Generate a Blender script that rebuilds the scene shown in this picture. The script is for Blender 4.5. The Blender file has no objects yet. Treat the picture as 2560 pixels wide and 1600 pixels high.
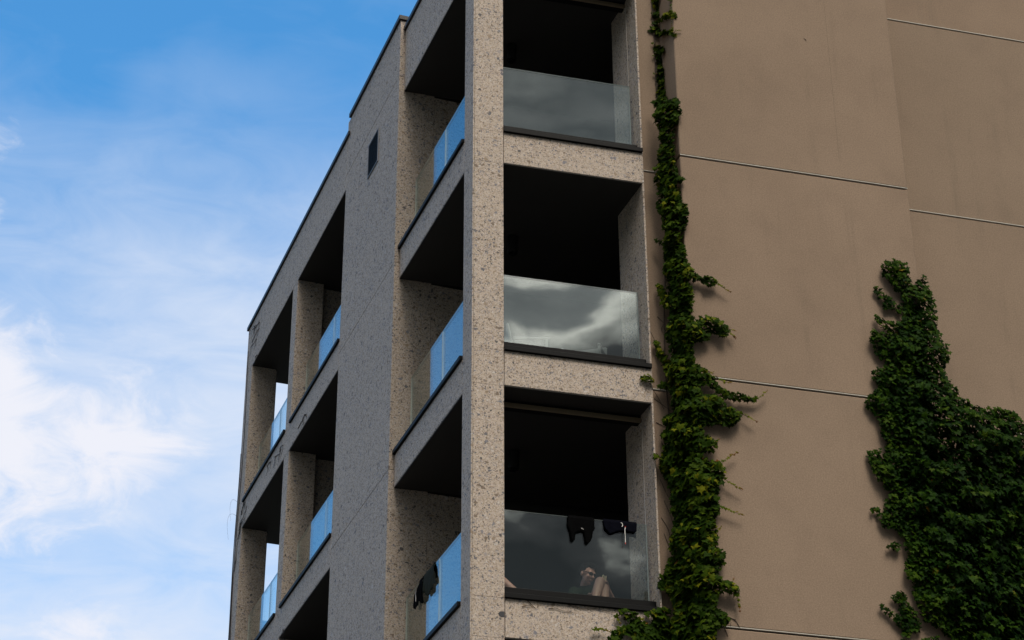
import bpy, bmesh, math, random
import numpy as np
from mathutils import Vector, Matrix, noise as mnoise

random.seed(7)
rng = np.random.default_rng(7)
SC = bpy.context.scene
COL = SC.collection

# ------------------------------------------------------------------ camera
Z0 = 14.7                       # street level is z = 0; building datum (corner of the facade) at Z0
cam_d = bpy.data.cameras.new("camera")
cam_d.sensor_width = 36.0
cam_d.lens = 5256.8 / 2560 * 36.0
cam_d.clip_end = 3000.0
cam = bpy.data.objects.new("camera", cam_d)
COL.objects.link(cam)
FW = Vector((0.22413765, 0.83717875, 0.49889282))
RT = Vector((0.96659827, -0.25626123, -0.00423861))
UP = Vector((-0.12429841, -0.48317897, 0.86665333))
M = Matrix((RT, UP, -FW)).transposed().to_4x4()
M.translation = Vector((-4.9054, -20.0838, -13.0719 + Z0))
cam.matrix_world = M
SC.camera = cam

# ------------------------------------------------------------------ light and exposure
SUN_DIR = Vector((0.06, -0.60, 0.88)).normalized()      # towards the sun
SUN_EL = math.asin(SUN_DIR.z)
SUN_ROT = math.atan2(SUN_DIR.x, SUN_DIR.y)
SKY_STRENGTH = 0.05
EXPOSURE = 1.36
sun_d = bpy.data.lights.new("sun", 'SUN')
sun_d.energy = 0.85
sun_d.angle = math.radians(25)
sun_d.color = (1.0, 0.90, 0.78)
sun = bpy.data.objects.new("sun", sun_d)
COL.objects.link(sun)
sun.rotation_euler = SUN_DIR.to_track_quat('Z', 'Y').to_euler()
sun.location = (10, -20, 60)
SC.view_settings.view_transform = 'Standard'
SC.view_settings.look = 'None'
SC.view_settings.gamma = 1.0
SC.view_settings.exposure = EXPOSURE
SC.view_settings.use_curve_mapping = False
SC.cycles.max_bounces = 8
SC.cycles.transparent_max_bounces = 24
SC.cycles.use_denoising = True

# node helper -------------------------------------------------------
class NT:
    def __init__(self, tree):
        self.t = tree; self.n = tree.nodes; self.l = tree.links
    def node(self, typ, ins=None, **kw):
        nd = self.n.new(typ)
        for k, v in kw.items(): setattr(nd, k, v)
        for k, v in (ins or {}).items(): self.put(nd.inputs[k], v)
        return nd
    def put(self, sock, v):
        if isinstance(v, bpy.types.NodeSocket): self.l.new(v, sock)
        else: sock.default_value = v
    def math(self, op, a, b=0.0, c=None, clamp=False):
        nd = self.n.new('ShaderNodeMath'); nd.operation = op; nd.use_clamp = clamp
        self.put(nd.inputs[0], a); self.put(nd.inputs[1], b)
        if c is not None: self.put(nd.inputs[2], c)
        return nd.outputs[0]
    def vmath(self, op, a, b=(0, 0, 0), out=0):
        nd = self.n.new('ShaderNodeVectorMath'); nd.operation = op
        self.put(nd.inputs[0], a); self.put(nd.inputs[1], b)
        return nd.outputs[out]
    def scale(self, a, s):
        nd = self.n.new('ShaderNodeVectorMath'); nd.operation = 'SCALE'
        self.put(nd.inputs[0], a); self.put(nd.inputs['Scale'], s)
        return nd.outputs[0]
    def mix(self, f, a, b, blend='MIX'):
        nd = self.n.new('ShaderNodeMix'); nd.data_type = 'RGBA'; nd.blend_type = blend
        self.put(nd.inputs[0], f); self.put(nd.inputs[6], a); self.put(nd.inputs[7], b)
        return nd.outputs[2]
    def smooth(self, v, a, b, c=0.0, d=1.0):
        nd = self.n.new('ShaderNodeMapRange'); nd.interpolation_type = 'SMOOTHSTEP'
        for i, q in enumerate((v, a, b, c, d)): self.put(nd.inputs[i], q)
        return nd.outputs[0]
    def noise(self, vec, scale, detail=4, rough=0.55, dist=0.0, out=0):
        nd = self.node('ShaderNodeTexNoise', {'Vector': vec, 'Scale': scale, 'Detail': detail, 'Roughness': rough, 'Distortion': dist})
        return nd.outputs[out]
    def voro(self, vec, scale, feature='F1'):
        nd = self.node('ShaderNodeTexVoronoi', {'Vector': vec, 'Scale': scale}, feature=feature)
        return nd
    def ramp(self, f, stops, interp='LINEAR'):
        nd = self.n.new('ShaderNodeValToRGB'); cr = nd.color_ramp; cr.interpolation = interp
        while len(cr.elements) < len(stops): cr.elements.new(0.5)
        for e, (p, c) in zip(cr.elements, stops):
            e.position = p; e.color = (*c, 1)
        self.put(nd.inputs[0], f)
        return nd.outputs[0]

# ------------------------------------------------------------------ sky
world = bpy.data.worlds.new("World"); SC.world = world; world.use_nodes = True
W = NT(world.node_tree); W.n.clear()
sky = W.node('ShaderNodeTexSky', sky_type='NISHITA', sun_disc=False, sun_elevation=SUN_EL, sun_rotation=SUN_ROT,
             altitude=100.0, air_density=1.0, dust_density=0.6, ozone_density=2.2)
SKY_TINT = (0.70, 1.68, 2.04, 1)
tc = W.node('ShaderNodeTexCoord')
D = tc.outputs['Generated']
sep = W.node('ShaderNodeSeparateXYZ', {0: D})
dx, dy, dz = sep.outputs
cl = 1.0 / (SKY_STRENGTH * 2 ** EXPOSURE)      # cloud radiances are written as they are to appear
def rad(r, g, b): return (r * cl, g * cl, b * cl, 1)
blue = W.mix(1.0, sky.outputs[0], SKY_TINT, 'MULTIPLY')
# thin high cloud: soft veil thickening towards the horizon, drawn out in long streaks
mp = W.node('ShaderNodeMapping', {'Vector': D, 'Rotation': (0.0, math.radians(-17), 0.0), 'Scale': (4.2, 4.2, 11.0)})
n1 = W.noise(mp.outputs[0], 1.0, 6, 0.50, 0.35)
n2 = W.noise(D, 6.0, 5, 0.50, 0.3)
veil = W.ramp(dz, [(0.0, (0.90,) * 3), (0.36, (0.80,) * 3), (0.40, (0.60,) * 3), (0.465, (0.68,) * 3), (0.51, (0.58,) * 3), (0.55, (0.30,) * 3), (0.58, (0.06,) * 3), (0.61, (0.0,) * 3), (0.66, (0.05,) * 3), (0.80, (0.55,) * 3), (1.0, (0.60,) * 3)], 'EASE')
veil = W.math('ADD', veil, W.math('MULTIPLY', W.math('SUBTRACT', n1, 0.5), W.smooth(dz, 0.60, 0.49, 0.35, 1.10)))
mp2 = W.node('ShaderNodeMapping', {'Vector': D, 'Rotation': (0.0, math.radians(-13), 0.0), 'Scale': (16.0, 16.0, 46.0)})
veil = W.math('ADD', veil, W.math('MULTIPLY', W.math('SUBTRACT', W.noise(mp2.outputs[0], 1.0, 8, 0.60, 0.9), 0.5), W.smooth(dz, 0.60, 0.50, 0.16, 0.72)))
veil = W.math('ADD', veil, W.math('MULTIPLY', W.math('SUBTRACT', n2, 0.5), 0.55), clamp=True)
clear = W.math('MULTIPLY', W.smooth(dx, -0.62, -0.42), W.smooth(dx, -0.06, -0.26))      # a clear patch further to the left
veil = W.math('MULTIPLY', veil, W.math('SUBTRACT', 1.0, W.math('MULTIPLY', clear, 0.85)))
c1 = W.mix(W.math('MULTIPLY', veil, 0.95), blue, rad(0.77, 0.83, 0.95))
# heaped cloud
plane = W.node('ShaderNodeCombineXYZ', {0: W.math('DIVIDE', dx, W.math('ADD', W.math('MAXIMUM', dz, 0.0), 0.12)),
                                        1: W.math('DIVIDE', dy, W.math('ADD', W.math('MAXIMUM', dz, 0.0), 0.12)), 2: 0.35})
n3 = W.noise(W.vmath('MULTIPLY', D, (1.0, 1.0, 1.7)), 24.0, 10, 0.64, 0.8)
def blob(c, r):
    return W.smooth(W.vmath('DISTANCE', D, c, 1), r, 0.0)
banks = W.math('ADD', blob((-0.006, 0.905, 0.434), 0.085), W.math('MULTIPLY', blob((0.058, 0.893, 0.441), 0.050), 0.75))
banks = W.math('ADD', banks, W.math('MULTIPLY', blob((-0.020, 0.888, 0.470), 0.04), 0.7))
banks = W.math('ADD', banks, W.math('MULTIPLY', blob((-0.022, 0.830, 0.557), 0.028), 0.58))
banks = W.math('ADD', banks, W.math('MULTIPLY', blob((0.043, 0.936, 0.350), 0.040), 0.8))
banks = W.math('ADD', banks, W.math('MULTIPLY', blob((-0.024, 0.852, 0.525), 0.020), 0.55))
cu = W.math('MULTIPLY', W.smooth(banks, 0.0, 0.22), W.smooth(W.math('ADD', W.math('MULTIPLY', banks, 0.50), W.math('MULTIPLY', n3, 1.15)), 0.66, 1.10))
c2 = W.mix(W.math('MULTIPLY', cu, 0.95), c1, rad(0.88, 0.89, 0.965))
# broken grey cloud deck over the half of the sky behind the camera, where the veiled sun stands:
# a dark bank low down, a bright gap above it, then grey, with brightness added overhead to light the street front and wall
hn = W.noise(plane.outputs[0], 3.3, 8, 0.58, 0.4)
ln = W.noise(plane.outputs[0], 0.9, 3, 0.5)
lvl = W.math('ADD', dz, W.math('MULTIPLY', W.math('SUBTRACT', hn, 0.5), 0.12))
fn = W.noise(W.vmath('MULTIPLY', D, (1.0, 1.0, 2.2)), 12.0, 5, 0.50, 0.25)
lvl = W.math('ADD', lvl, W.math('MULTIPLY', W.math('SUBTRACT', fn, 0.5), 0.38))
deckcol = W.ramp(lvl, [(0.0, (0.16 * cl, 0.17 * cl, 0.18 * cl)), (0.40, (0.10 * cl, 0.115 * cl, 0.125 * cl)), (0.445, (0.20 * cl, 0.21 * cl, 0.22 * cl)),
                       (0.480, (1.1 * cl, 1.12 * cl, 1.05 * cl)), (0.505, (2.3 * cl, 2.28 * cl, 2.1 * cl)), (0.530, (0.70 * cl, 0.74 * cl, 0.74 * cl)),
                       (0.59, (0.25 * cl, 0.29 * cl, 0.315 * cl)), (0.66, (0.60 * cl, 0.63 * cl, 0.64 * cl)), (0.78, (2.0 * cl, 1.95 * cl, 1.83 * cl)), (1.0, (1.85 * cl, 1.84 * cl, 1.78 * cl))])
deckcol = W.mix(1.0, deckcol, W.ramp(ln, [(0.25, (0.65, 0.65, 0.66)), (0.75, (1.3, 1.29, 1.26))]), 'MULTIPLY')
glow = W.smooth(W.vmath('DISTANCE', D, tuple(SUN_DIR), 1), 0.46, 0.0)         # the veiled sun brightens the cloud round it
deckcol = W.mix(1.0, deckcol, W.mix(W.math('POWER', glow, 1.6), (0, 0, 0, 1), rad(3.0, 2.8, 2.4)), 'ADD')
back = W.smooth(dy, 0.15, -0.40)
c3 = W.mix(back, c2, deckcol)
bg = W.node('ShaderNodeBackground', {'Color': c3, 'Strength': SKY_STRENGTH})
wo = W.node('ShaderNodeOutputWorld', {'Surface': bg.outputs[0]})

# ------------------------------------------------------------------ materials
def mat(name):
    m = bpy.data.materials.new(name); m.use_nodes = True
    t = NT(m.node_tree); t.n.clear()
    out = t.node('ShaderNodeOutputMaterial')
    return m, t, out
def plain(name, col, rough=0.6, metal=0.0, var=0.12, vscale=30.0, bump=0.0, spec=0.5):
    m, t, out = mat(name)
    g = t.node('ShaderNodeNewGeometry')
    n = t.noise(g.outputs['Position'], vscale, 5, 0.6)
    k = t.math('ADD', 1.0 - var, t.math('MULTIPLY', n, 2 * var))
    c = t.mix(1.0, (*col, 1), t.node('ShaderNodeCombineColor', {0: k, 1: k, 2: k}).outputs[0], 'MULTIPLY')
    b = t.node('ShaderNodeBsdfPrincipled', {'Base Color': c, 'Roughness': rough, 'Metallic': metal, 'Specular IOR Level': spec})
    if bump:
        bp = t.node('ShaderNodeBump', {'Height': n, 'Strength': bump, 'Distance': 0.01})
        t.l.new(bp.outputs[0], b.inputs['Normal'])
    t.l.new(b.outputs[0], out.inputs[0])
    return m

def make_concrete():
    m, t, out = mat("exposed_aggregate_concrete")
    g = t.node('ShaderNodeNewGeometry'); oi = t.node('ShaderNodeObjectInfo')
    off = t.node('ShaderNodeCombineXYZ', {0: t.math('MULTIPLY', oi.outputs['Random'], 17.0), 1: t.math('MULTIPLY', oi.outputs['Random'], 9.0), 2: 0.0})
    P = t.vmath('ADD', g.outputs['Position'], off.outputs[0])
    P = t.vmath('ADD', P, t.scale(t.vmath('SUBTRACT', t.noise(P, 28.0, 3, out=1), (0.5, 0.5, 0.5)), 0.022))
    zz = t.node('ShaderNodeSeparateXYZ', {0: g.outputs['Position']}).outputs[2]
    # tamped layers about a foot high, each with its own share of stone
    zw = t.math('ADD', zz, t.math('MULTIPLY', t.noise(P, 2.2, 3), 0.06))
    layer = t.math('FLOOR', t.math('MULTIPLY', zw, 3.05))
    lr = t.node('ShaderNodeTexWhiteNoise', {'W': t.math('ADD', layer, t.math('MULTIPLY', oi.outputs['Random'], 50.0))}, noise_dimensions='1D').outputs[0]
    fr = t.math('FRACT', t.math('MULTIPLY', zw, 3.05))
    seam = t.math('MULTIPLY', t.smooth(t.math('ABSOLUTE', t.math('SUBTRACT', fr, 0.03)), 0.035, 0.0), 0.15)
    base = t.mix(t.noise(P, 5.0, 4), (0.540, 0.452, 0.352, 1), (0.620, 0.530, 0.425, 1))
    base = t.mix(t.math('MULTIPLY', lr, 0.55), base, (0.510, 0.440, 0.362, 1))
    # fine grit
    v0 = t.voro(P, 130.0)
    grit = t.ramp(t.node('ShaderNodeSeparateColor', {0: v0.outputs['Color']}).outputs[0],
                  [(0.0, (0.28, 0.23, 0.18)), (0.18, (0.46, 0.385, 0.30)), (0.5, (0.58, 0.49, 0.39)), (0.86, (0.64, 0.56, 0.47)), (0.97, (0.78, 0.74, 0.68))])
    col = t.mix(0.62, base, grit)
    stones = [(0.0, (0.045, 0.048, 0.06)), (0.16, (0.10, 0.11, 0.14)), (0.36, (0.20, 0.21, 0.25)), (0.52, (0.17, 0.125, 0.085)),
              (0.66, (0.33, 0.25, 0.165)), (0.80, (0.36, 0.34, 0.33)), (0.92, (0.66, 0.63, 0.59))]
    vm = t.voro(P, 50.0); sm = t.node('ShaderNodeSeparateColor', {0: vm.outputs['Color']}).outputs
    em = t.voro(P, 50.0, 'DISTANCE_TO_EDGE')
    midc = t.ramp(sm[1], [(0.0, (0.40, 0.32, 0.25)), (0.3, (0.47, 0.42, 0.37)), (0.55, (0.36, 0.30, 0.22)), (0.8, (0.58, 0.49, 0.42))], 'CONSTANT')
    col = t.mix(t.math('MULTIPLY', t.math('GREATER_THAN', sm[0], 0.45), t.smooth(em.outputs['Distance'], 0.06, 0.14, 0.0, 0.75)), col, midc)
    for sc_, th, gap, lay in ((80.0, 0.73, 0.11, 0.05), (46.0, 0.80, 0.11, 0.08), (25.0, 0.935, 0.10, 0.06)):
        v = t.voro(P, sc_); e = t.voro(P, sc_, 'DISTANCE_TO_EDGE')
        s = t.node('ShaderNodeSeparateColor', {0: v.outputs['Color']}).outputs
        pick = t.math('GREATER_THAN', s[0], t.math('SUBTRACT', th + lay * 0.5, t.math('MULTIPLY', lr, lay)))
        body = t.smooth(e.outputs['Distance'], gap * 0.85, gap * 1.1)
        f = t.math('MULTIPLY', pick, body)
        sc_col = t.ramp(s[1], stones, 'CONSTANT')
        sc_col = t.mix(0.08, sc_col, col)
        col = t.mix(t.math('MULTIPLY', f, 0.88), col, sc_col)
    col = t.mix(seam, col, (0.20, 0.17, 0.14, 1))
    # weathering: faint vertical wash marks and broad blotches
    st = t.noise(t.vmath('MULTIPLY', g.outputs['Position'], (7.0, 7.0, 0.35)), 1.0, 4, 0.6)
    col = t.mix(t.smooth(st, 0.55, 0.80, 0.0, 0.20), col, (0.22, 0.19, 0.16, 1))
    col = t.mix(1.0, col, (0.86, 0.835, 0.85, 1), 'MULTIPLY')
    b = t.node('ShaderNodeBsdfPrincipled', {'Base Color': col, 'Roughness': 0.72, 'Specular IOR Level': 0.35})
    bp = t.node('ShaderNodeBump', {'Height': t.noise(P, 90.0, 3, 0.6), 'Strength': 0.18, 'Distance': 0.004})
    t.l.new(bp.outputs[0], b.inputs['Normal']); t.l.new(b.outputs[0], out.inputs[0])
    return m

def make_plaster():
    m, t, out = mat("rough_cast_render")
    g = t.node('ShaderNodeNewGeometry'); oi = t.node('ShaderNodeObjectInfo')
    P = g.outputs['Position']
    a = t.noise(P, 0.55, 5, 0.55)
    base = t.mix(t.smooth(a, 0.3, 0.7), (0.260, 0.188, 0.135, 1), (0.298, 0.217, 0.157, 1))
    base = t.mix(t.math('MULTIPLY', oi.outputs['Random'], 0.35), base, (0.245, 0.190, 0.140, 1))
    st = t.noise(t.vmath('MULTIPLY', P, (5.5, 5.5, 0.28)), 1.0, 5, 0.62)
    st = t.math('MULTIPLY', t.smooth(st, 0.52, 0.78, 0.0, 0.34), t.smooth(t.noise(P, 0.9, 4, 0.6), 0.40, 0.66))
    base = t.mix(st, base, (0.150, 0.116, 0.086, 1))
    b2 = t.noise(P, 2.4, 4, 0.6)
    base = t.mix(t.smooth(b2, 0.45, 0.72, 0.0, 0.16), base, (0.180, 0.130, 0.097, 1))
    fine = t.noise(P, 62.0, 6, 0.75)
    base = t.mix(1.0, base, t.ramp(fine, [(0.25, (0.70, 0.70, 0.70)), (0.75, (1.28, 1.28, 1.28))]), 'MULTIPLY')
    b = t.node('ShaderNodeBsdfPrincipled', {'Base Color': base, 'Roughness': 0.92, 'Specular IOR Level': 0.2})
    bp = t.node('ShaderNodeBump', {'Height': t.math('ADD', fine, t.math('MULTIPLY', t.noise(P, 3.0, 3), 1.2)), 'Strength': 0.35, 'Distance': 0.006})
    t.l.new(bp.outputs[0], b.inputs['Normal']); t.l.new(b.outputs[0], out.inputs[0])
    return m

def make_glass():
    m, t, out = mat("coated_balustrade_glass")
    g = t.node('ShaderNodeNewGeometry')
    c = t.math('ABSOLUTE', t.vmath('DOT_PRODUCT', g.outputs['Normal'], g.outputs['Incoming'], 1))
    F0 = 0.115
    f = t.math('ADD', F0, t.math('MULTIPLY', t.math('POWER', t.math('SUBTRACT', 1.0, c), 5.0), 1.0 - F0))
    tr = t.node('ShaderNodeBsdfTransparent', {'Color': (0.83, 0.875, 0.855, 1)})
    wob = t.node('ShaderNodeBump', {'Height': t.noise(g.outputs['Position'], 1.6, 1), 'Strength': 0.012, 'Distance': 0.02})
    gl = t.node('ShaderNodeBsdfGlossy', {'Color': (0.97, 0.99, 1.0, 1), 'Roughness': 0.01, 'Normal': wob.outputs[0]})
    mx = t.node('ShaderNodeMixShader', {0: f, 1: tr.outputs[0], 2: gl.outputs[0]})
    t.l.new(mx.outputs[0], out.inputs[0])
    return m

def make_leaf(name, dark, mid, light, yellow, red, gloss):
    m, t, out = mat(name)
    a = t.node('ShaderNodeAttribute', attribute_name='tone')
    g = t.node('ShaderNodeNewGeometry')
    col = t.ramp(a.outputs['Fac'], [(0.0, dark), (0.40, mid), (0.72, light), (0.88, yellow), (1.0, red)])
    col = t.mix(t.math('MULTIPLY', t.noise(g.outputs['Position'], 40.0, 3), 0.35), col, (*dark, 1))
    b = t.node('ShaderNodeBsdfPrincipled', {'Base Color': col, 'Roughness': gloss, 'Specular IOR Level': 0.03})
    tl = t.node('ShaderNodeBsdfTranslucent', {'Color': t.mix(0.5, col, (*light, 1))})
    mx = t.node('ShaderNodeMixShader', {0: 0.10, 1: b.outputs[0], 2: tl.outputs[0]})
    t.l.new(mx.outputs[0], out.inputs[0])
    return m

MT = dict(
    concrete=make_concrete(), plaster=make_plaster(), glass=make_glass(),
    edge=plain("glass_edge", (0.86, 0.93, 0.86), 0.15, var=0.04),
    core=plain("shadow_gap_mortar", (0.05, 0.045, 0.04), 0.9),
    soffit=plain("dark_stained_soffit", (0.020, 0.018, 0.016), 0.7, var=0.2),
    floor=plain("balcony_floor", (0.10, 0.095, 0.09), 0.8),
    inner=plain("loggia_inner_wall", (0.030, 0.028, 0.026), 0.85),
    metal=plain("anthracite_metal", (0.0055, 0.0055, 0.006), 0.55, metal=0.0, var=0.15, vscale=6.0, spec=0.12),
    coping=plain("dark_bronze_coping", (0.020, 0.019, 0.020), 0.45, var=0.2, vscale=5.0, spec=0.35),
    vent_frame=plain("vent_frame_aluminium", (0.20, 0.21, 0.23), 0.5),
    vent_slat=plain("vent_slat_dark", (0.020, 0.021, 0.024), 0.5),
    bead=plain("pale_joint_bead", (0.50, 0.475, 0.42), 0.5, var=0.06),
    joint=plain("joint_shadow_gap", (0.012, 0.011, 0.010), 0.95),
    bronze=plain("blind_rail_bronze", (0.22, 0.17, 0.11), 0.4, metal=0.5),
    cable=plain("steel_guide_cable", (0.55, 0.52, 0.48), 0.35, metal=0.7),
    lamp=plain("lamp_black", (0.006, 0.006, 0.006), 0.5),
    skin=plain("skin", (0.50, 0.275, 0.215), 0.55, var=0.08, vscale=18),
    hair=plain("dark_hair", (0.004, 0.003, 0.0025), 0.8, var=0.3, vscale=90, bump=0.6, spec=0.1),
    shirt=plain("dark_green_shirt", (0.012, 0.020, 0.010), 0.95, var=0.2, spec=0.05),
    trousers=plain("dark_shorts", (0.02, 0.022, 0.03), 0.9),
    lens=plain("sunglass_lens", (0.006, 0.006, 0.007), 0.08),
    black_cloth=plain("black_cloth", (0.0012, 0.0012, 0.0015), 0.95, var=0.3, spec=0.05),
    navy=plain("navy_cloth", (0.0022, 0.0026, 0.006), 0.95, var=0.3, spec=0.05),
    olive=plain("olive_grey_cloth", (0.022, 0.025, 0.019), 0.95, var=0.25, spec=0.1),
    cord=plain("white_cord", (0.75, 0.73, 0.70), 0.7),
    redtip=plain("red_cord_tip", (0.45, 0.03, 0.02), 0.6),
    paper=plain("cream_paper", (0.72, 0.66, 0.46), 0.8),
    chair=plain("pale_chair_plastic", (0.16, 0.17, 0.165), 0.5),
    twig=plain("brown_vine_stem", (0.060, 0.042, 0.030), 0.85, var=0.3),
    deadtwig=plain("dead_vine_stem", (0.030, 0.024, 0.022), 0.9, var=0.3),
    slate=plain("dark_slate_pebble", (0.028, 0.028, 0.034), 0.6),
    asphalt=plain("street_asphalt", (0.055, 0.054, 0.052), 0.9, vscale=60),
    paving=plain("pavement_concrete", (0.13, 0.125, 0.12), 0.85, vscale=8),
    creeper=make_leaf("boston_creeper_leaf", (0.007, 0.017, 0.001), (0.017, 0.039, 0.0015), (0.058, 0.088, 0.0035), (0.145, 0.145, 0.006), (0.15, 0.05, 0.015), 0.6),
    ivy=make_leaf("evergreen_ivy_leaf", (0.0025, 0.0085, 0.001), (0.0068, 0.024, 0.0015), (0.031, 0.068, 0.0035), (0.10, 0.10, 0.010), (0.24, 0.12, 0.012), 0.55),
    horizon_block=plain("horizon_block_green", (0.030, 0.042, 0.020), 0.95, var=0.4, vscale=0.2),  # for the added ring that blocks the low sky
    crack=plain("hairline_crack", (0.150, 0.113, 0.082), 0.9),
)

# ------------------------------------------------------------------ mesh helpers
def link(o, parent=None):
    COL.objects.link(o)
    if parent is not None: o.parent = parent
    return o
def tag(o, label=None, cat=None, group=None, kind=None):
    if label: o['label'] = label
    if cat: o['category'] = cat
    if group: o['group'] = group
    if kind: o['kind'] = kind
    return o
def empty(name, loc=(0, 0, 0)):
    o = bpy.data.objects.new(name, None); o.location = loc
    o.empty_display_size = 0.3
    return link(o)
def obj(name, bm, material, parent=None, smooth=False):
    me = bpy.data.meshes.new(name)
    bm.normal_update(); bm.to_mesh(me); bm.free()
    mats = material if isinstance(material, (list, tuple)) else [material]
    for q in mats: me.materials.append(MT[q])
    if smooth:
        for p in me.polygons: p.use_smooth = True
    o = bpy.data.objects.new(name, me)
    # give the object an origin at the middle of its geometry
    if len(me.vertices):
        c = sum((v.co for v in me.vertices), Vector()) / len(me.vertices)
        me.transform(Matrix.Translation(-c)); o.location = c - (Vector(parent.matrix_basis.translation) if parent and parent.parent is None else Vector())
        if parent is not None and parent.parent is not None:
            o.location = c - Vector(parent.matrix_basis.translation) - Vector(parent.parent.matrix_basis.translation)
    return link(o, parent)
def prism(bm, foot, z0, z1, bevel=0.0, side_mats=None):
    n = len(foot)
    lo = [bm.verts.new((x, y, z0 + Z0)) for x, y in foot]
    hi = [bm.verts.new((x, y, z1 + Z0)) for x, y in foot]
    fs = [bm.faces.new(lo[::-1]), bm.faces.new(hi)]
    for i in range(n):
        fs.append(bm.faces.new((lo[i], lo[(i + 1) % n], hi[(i + 1) % n], hi[i])))
        if side_mats: fs[-1].material_index = side_mats[i]
    if side_mats:
        fs[0].material_index = fs[1].material_index = side_mats[-1]
    bmesh.ops.recalc_face_normals(bm, faces=fs)
    if bevel:
        es = list({e for f in fs for e in f.edges})
        bmesh.ops.bevel(bm, geom=es, offset=bevel, segments=1, affect='EDGES', profile=0.5)
    return fs
def pr(name, foot, z0, z1, material, parent, bevel=0.004, side_mats=None):
    bm = bmesh.new(); prism(bm, foot, z0, z1, bevel, side_mats)
    return obj(name, bm, material, parent)
def rect(x0, x1, y0, y1): return [(x0, y0), (x1, y0), (x1, y1), (x0, y1)]
def tube(bm, pts, r, sides=6, taper=1.0):
    pts = [Vector(p) for p in pts]; rings = []
    for i, p in enumerate(pts):
        d = (pts[min(i + 1, len(pts) - 1)] - pts[max(i - 1, 0)])
        if d.length < 1e-6: d = Vector((0, 0, 1))
        d.normalize()
        a = d.cross(Vector((0.31, 0.2, 0.93)));
        if a.length < 1e-3: a = d.cross(Vector((1, 0, 0)))
        a.normalize(); b = d.cross(a)
        rr = r * (1 + (taper - 1) * i / max(1, len(pts) - 1))
        rings.append([bm.verts.new(p + a * math.cos(2 * math.pi * k / sides) * rr + b * math.sin(2 * math.pi * k / sides) * rr) for k in range(sides)])
    for q, s in zip(rings[:-1], rings[1:]):
        for k in range(sides):
            bm.faces.new((q[k], q[(k + 1) % sides], s[(k + 1) % sides], s[k]))
    bm.faces.new(rings[0][::-1]); bm.faces.new(rings[-1])

# plan geometry: the street front runs along +X at Y = 0; the side front runs along U from the corner
ANG = 1.6607
U = (math.cos(ANG), math.sin(ANG)); N = (-math.sin(ANG), math.cos(ANG))     # N points away from the building on the side front
def LP(s, out=0.0): return (U[0] * s + N[0] * out, U[1] * s + N[1] * out)
def lrect(s0, s1, o0, o1): return [LP(s0, o0), LP(s1, o0), LP(s1, o1), LP(s0, o1)]
H = 3.0
TOP = [4.0327, 1.0327, -1.9673, -4.9673]            # opening heads, storey by storey from the top
SILL = [1.486, -1.514, -4.514, -7.514]              # undersides of the sills
W1, W2 = 0.374, 2.134
P1, Q1 = 0.314, 2.936
R1, R2, R3, R4, R5 = 5.5645, 8.271, 8.578, 11.267, 11.7236
D2 = 0.07                                           # the side wall stands this far in front of the corner bay
GAP = 0.007

# ------------------------------------------------------------------ ground
def sheet(name, foot, z, material):
    bm = bmesh.new(); bm.faces.new([bm.verts.new((x, y, z)) for x, y in foot])
    return tag(obj(name, bm, material), kind='structure')
sheet('ground', rect(-600, 600, -600, 600), 0.0, 'asphalt')
bm = bmesh.new(); prism(bm, rect(-3.2, 16, -3.0, 14), -Z0 + 0.004, -Z0 + 0.13, 0.02)
tag(obj('pavement', bm, 'paving'), kind='structure')

# ring of hills added unseen to block low sky and darken the loggias, below what the camera frames
bm = bmesh.new(); rings = []
for r, h in ((75, -1.0), (95, 0.45), (120, 0.85), (160, 1.0), (240, 1.1), (420, 0.9), (580, -0.2)):
    row = []
    for i in range(96):
        a = 2 * math.pi * i / 96; d = Vector((math.cos(a), math.sin(a), 0))
        top = 33 + 9 * mnoise.noise(d * 3.0) + 4 * mnoise.noise(d * 11.0 + Vector((0, 0, r * 0.02)))
        row.append(bm.verts.new((d.x * r, d.y * r, max(-1.0, h * top))))
    rings.append(row)
for q0, q1 in zip(rings[:-1], rings[1:]):
    for i in range(96): bm.faces.new((q0[i], q1[i], q1[(i + 1) % 96], q0[(i + 1) % 96]))
tag(obj('added_horizon_block', bm, 'horizon_block', None, True), kind='structure')

# ------------------------------------------------------------------ concrete apartment building
B = empty('apartment_building', (0, 0, 0))
tag(B, 'grey and beige exposed aggregate concrete apartment block with deep loggias and glass balustrades', 'building')
BASE = -Z0 + 0.13
def column_foot():
    g0, g1, gd = 0.016, 0.021, 0.010                # hairline mitre joint beside the arris
    return [(0, 0), (g0, 0), (g0, gd), (g1, gd), (g1, 0), (W1, 0), (W1 + U[0] * P1, P1), LP(P1)]
CF = column_foot()
# corner column: tall shafts and node blocks with open joints, on a recessed core
pr('column_core', lrect(0.02, P1 - 0.02, -0.02, -W1 + 0.03), BASE, 5.05, 'core', B, 0)
levels = [(TOP[0], 5.07)]
for k in range(4):
    lo = SILL[k]; levels.append((lo, TOP[k]))
    if k < 3: levels.append((TOP[k + 1], SILL[k]))
levels.append((BASE, SILL[3]))
for a, b in levels:
    bm = bmesh.new(); prism(bm, CF, a + 0.0016, b - 0.0016, 0.0)
    obj('column_block', bm, 'concrete', B)
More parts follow.
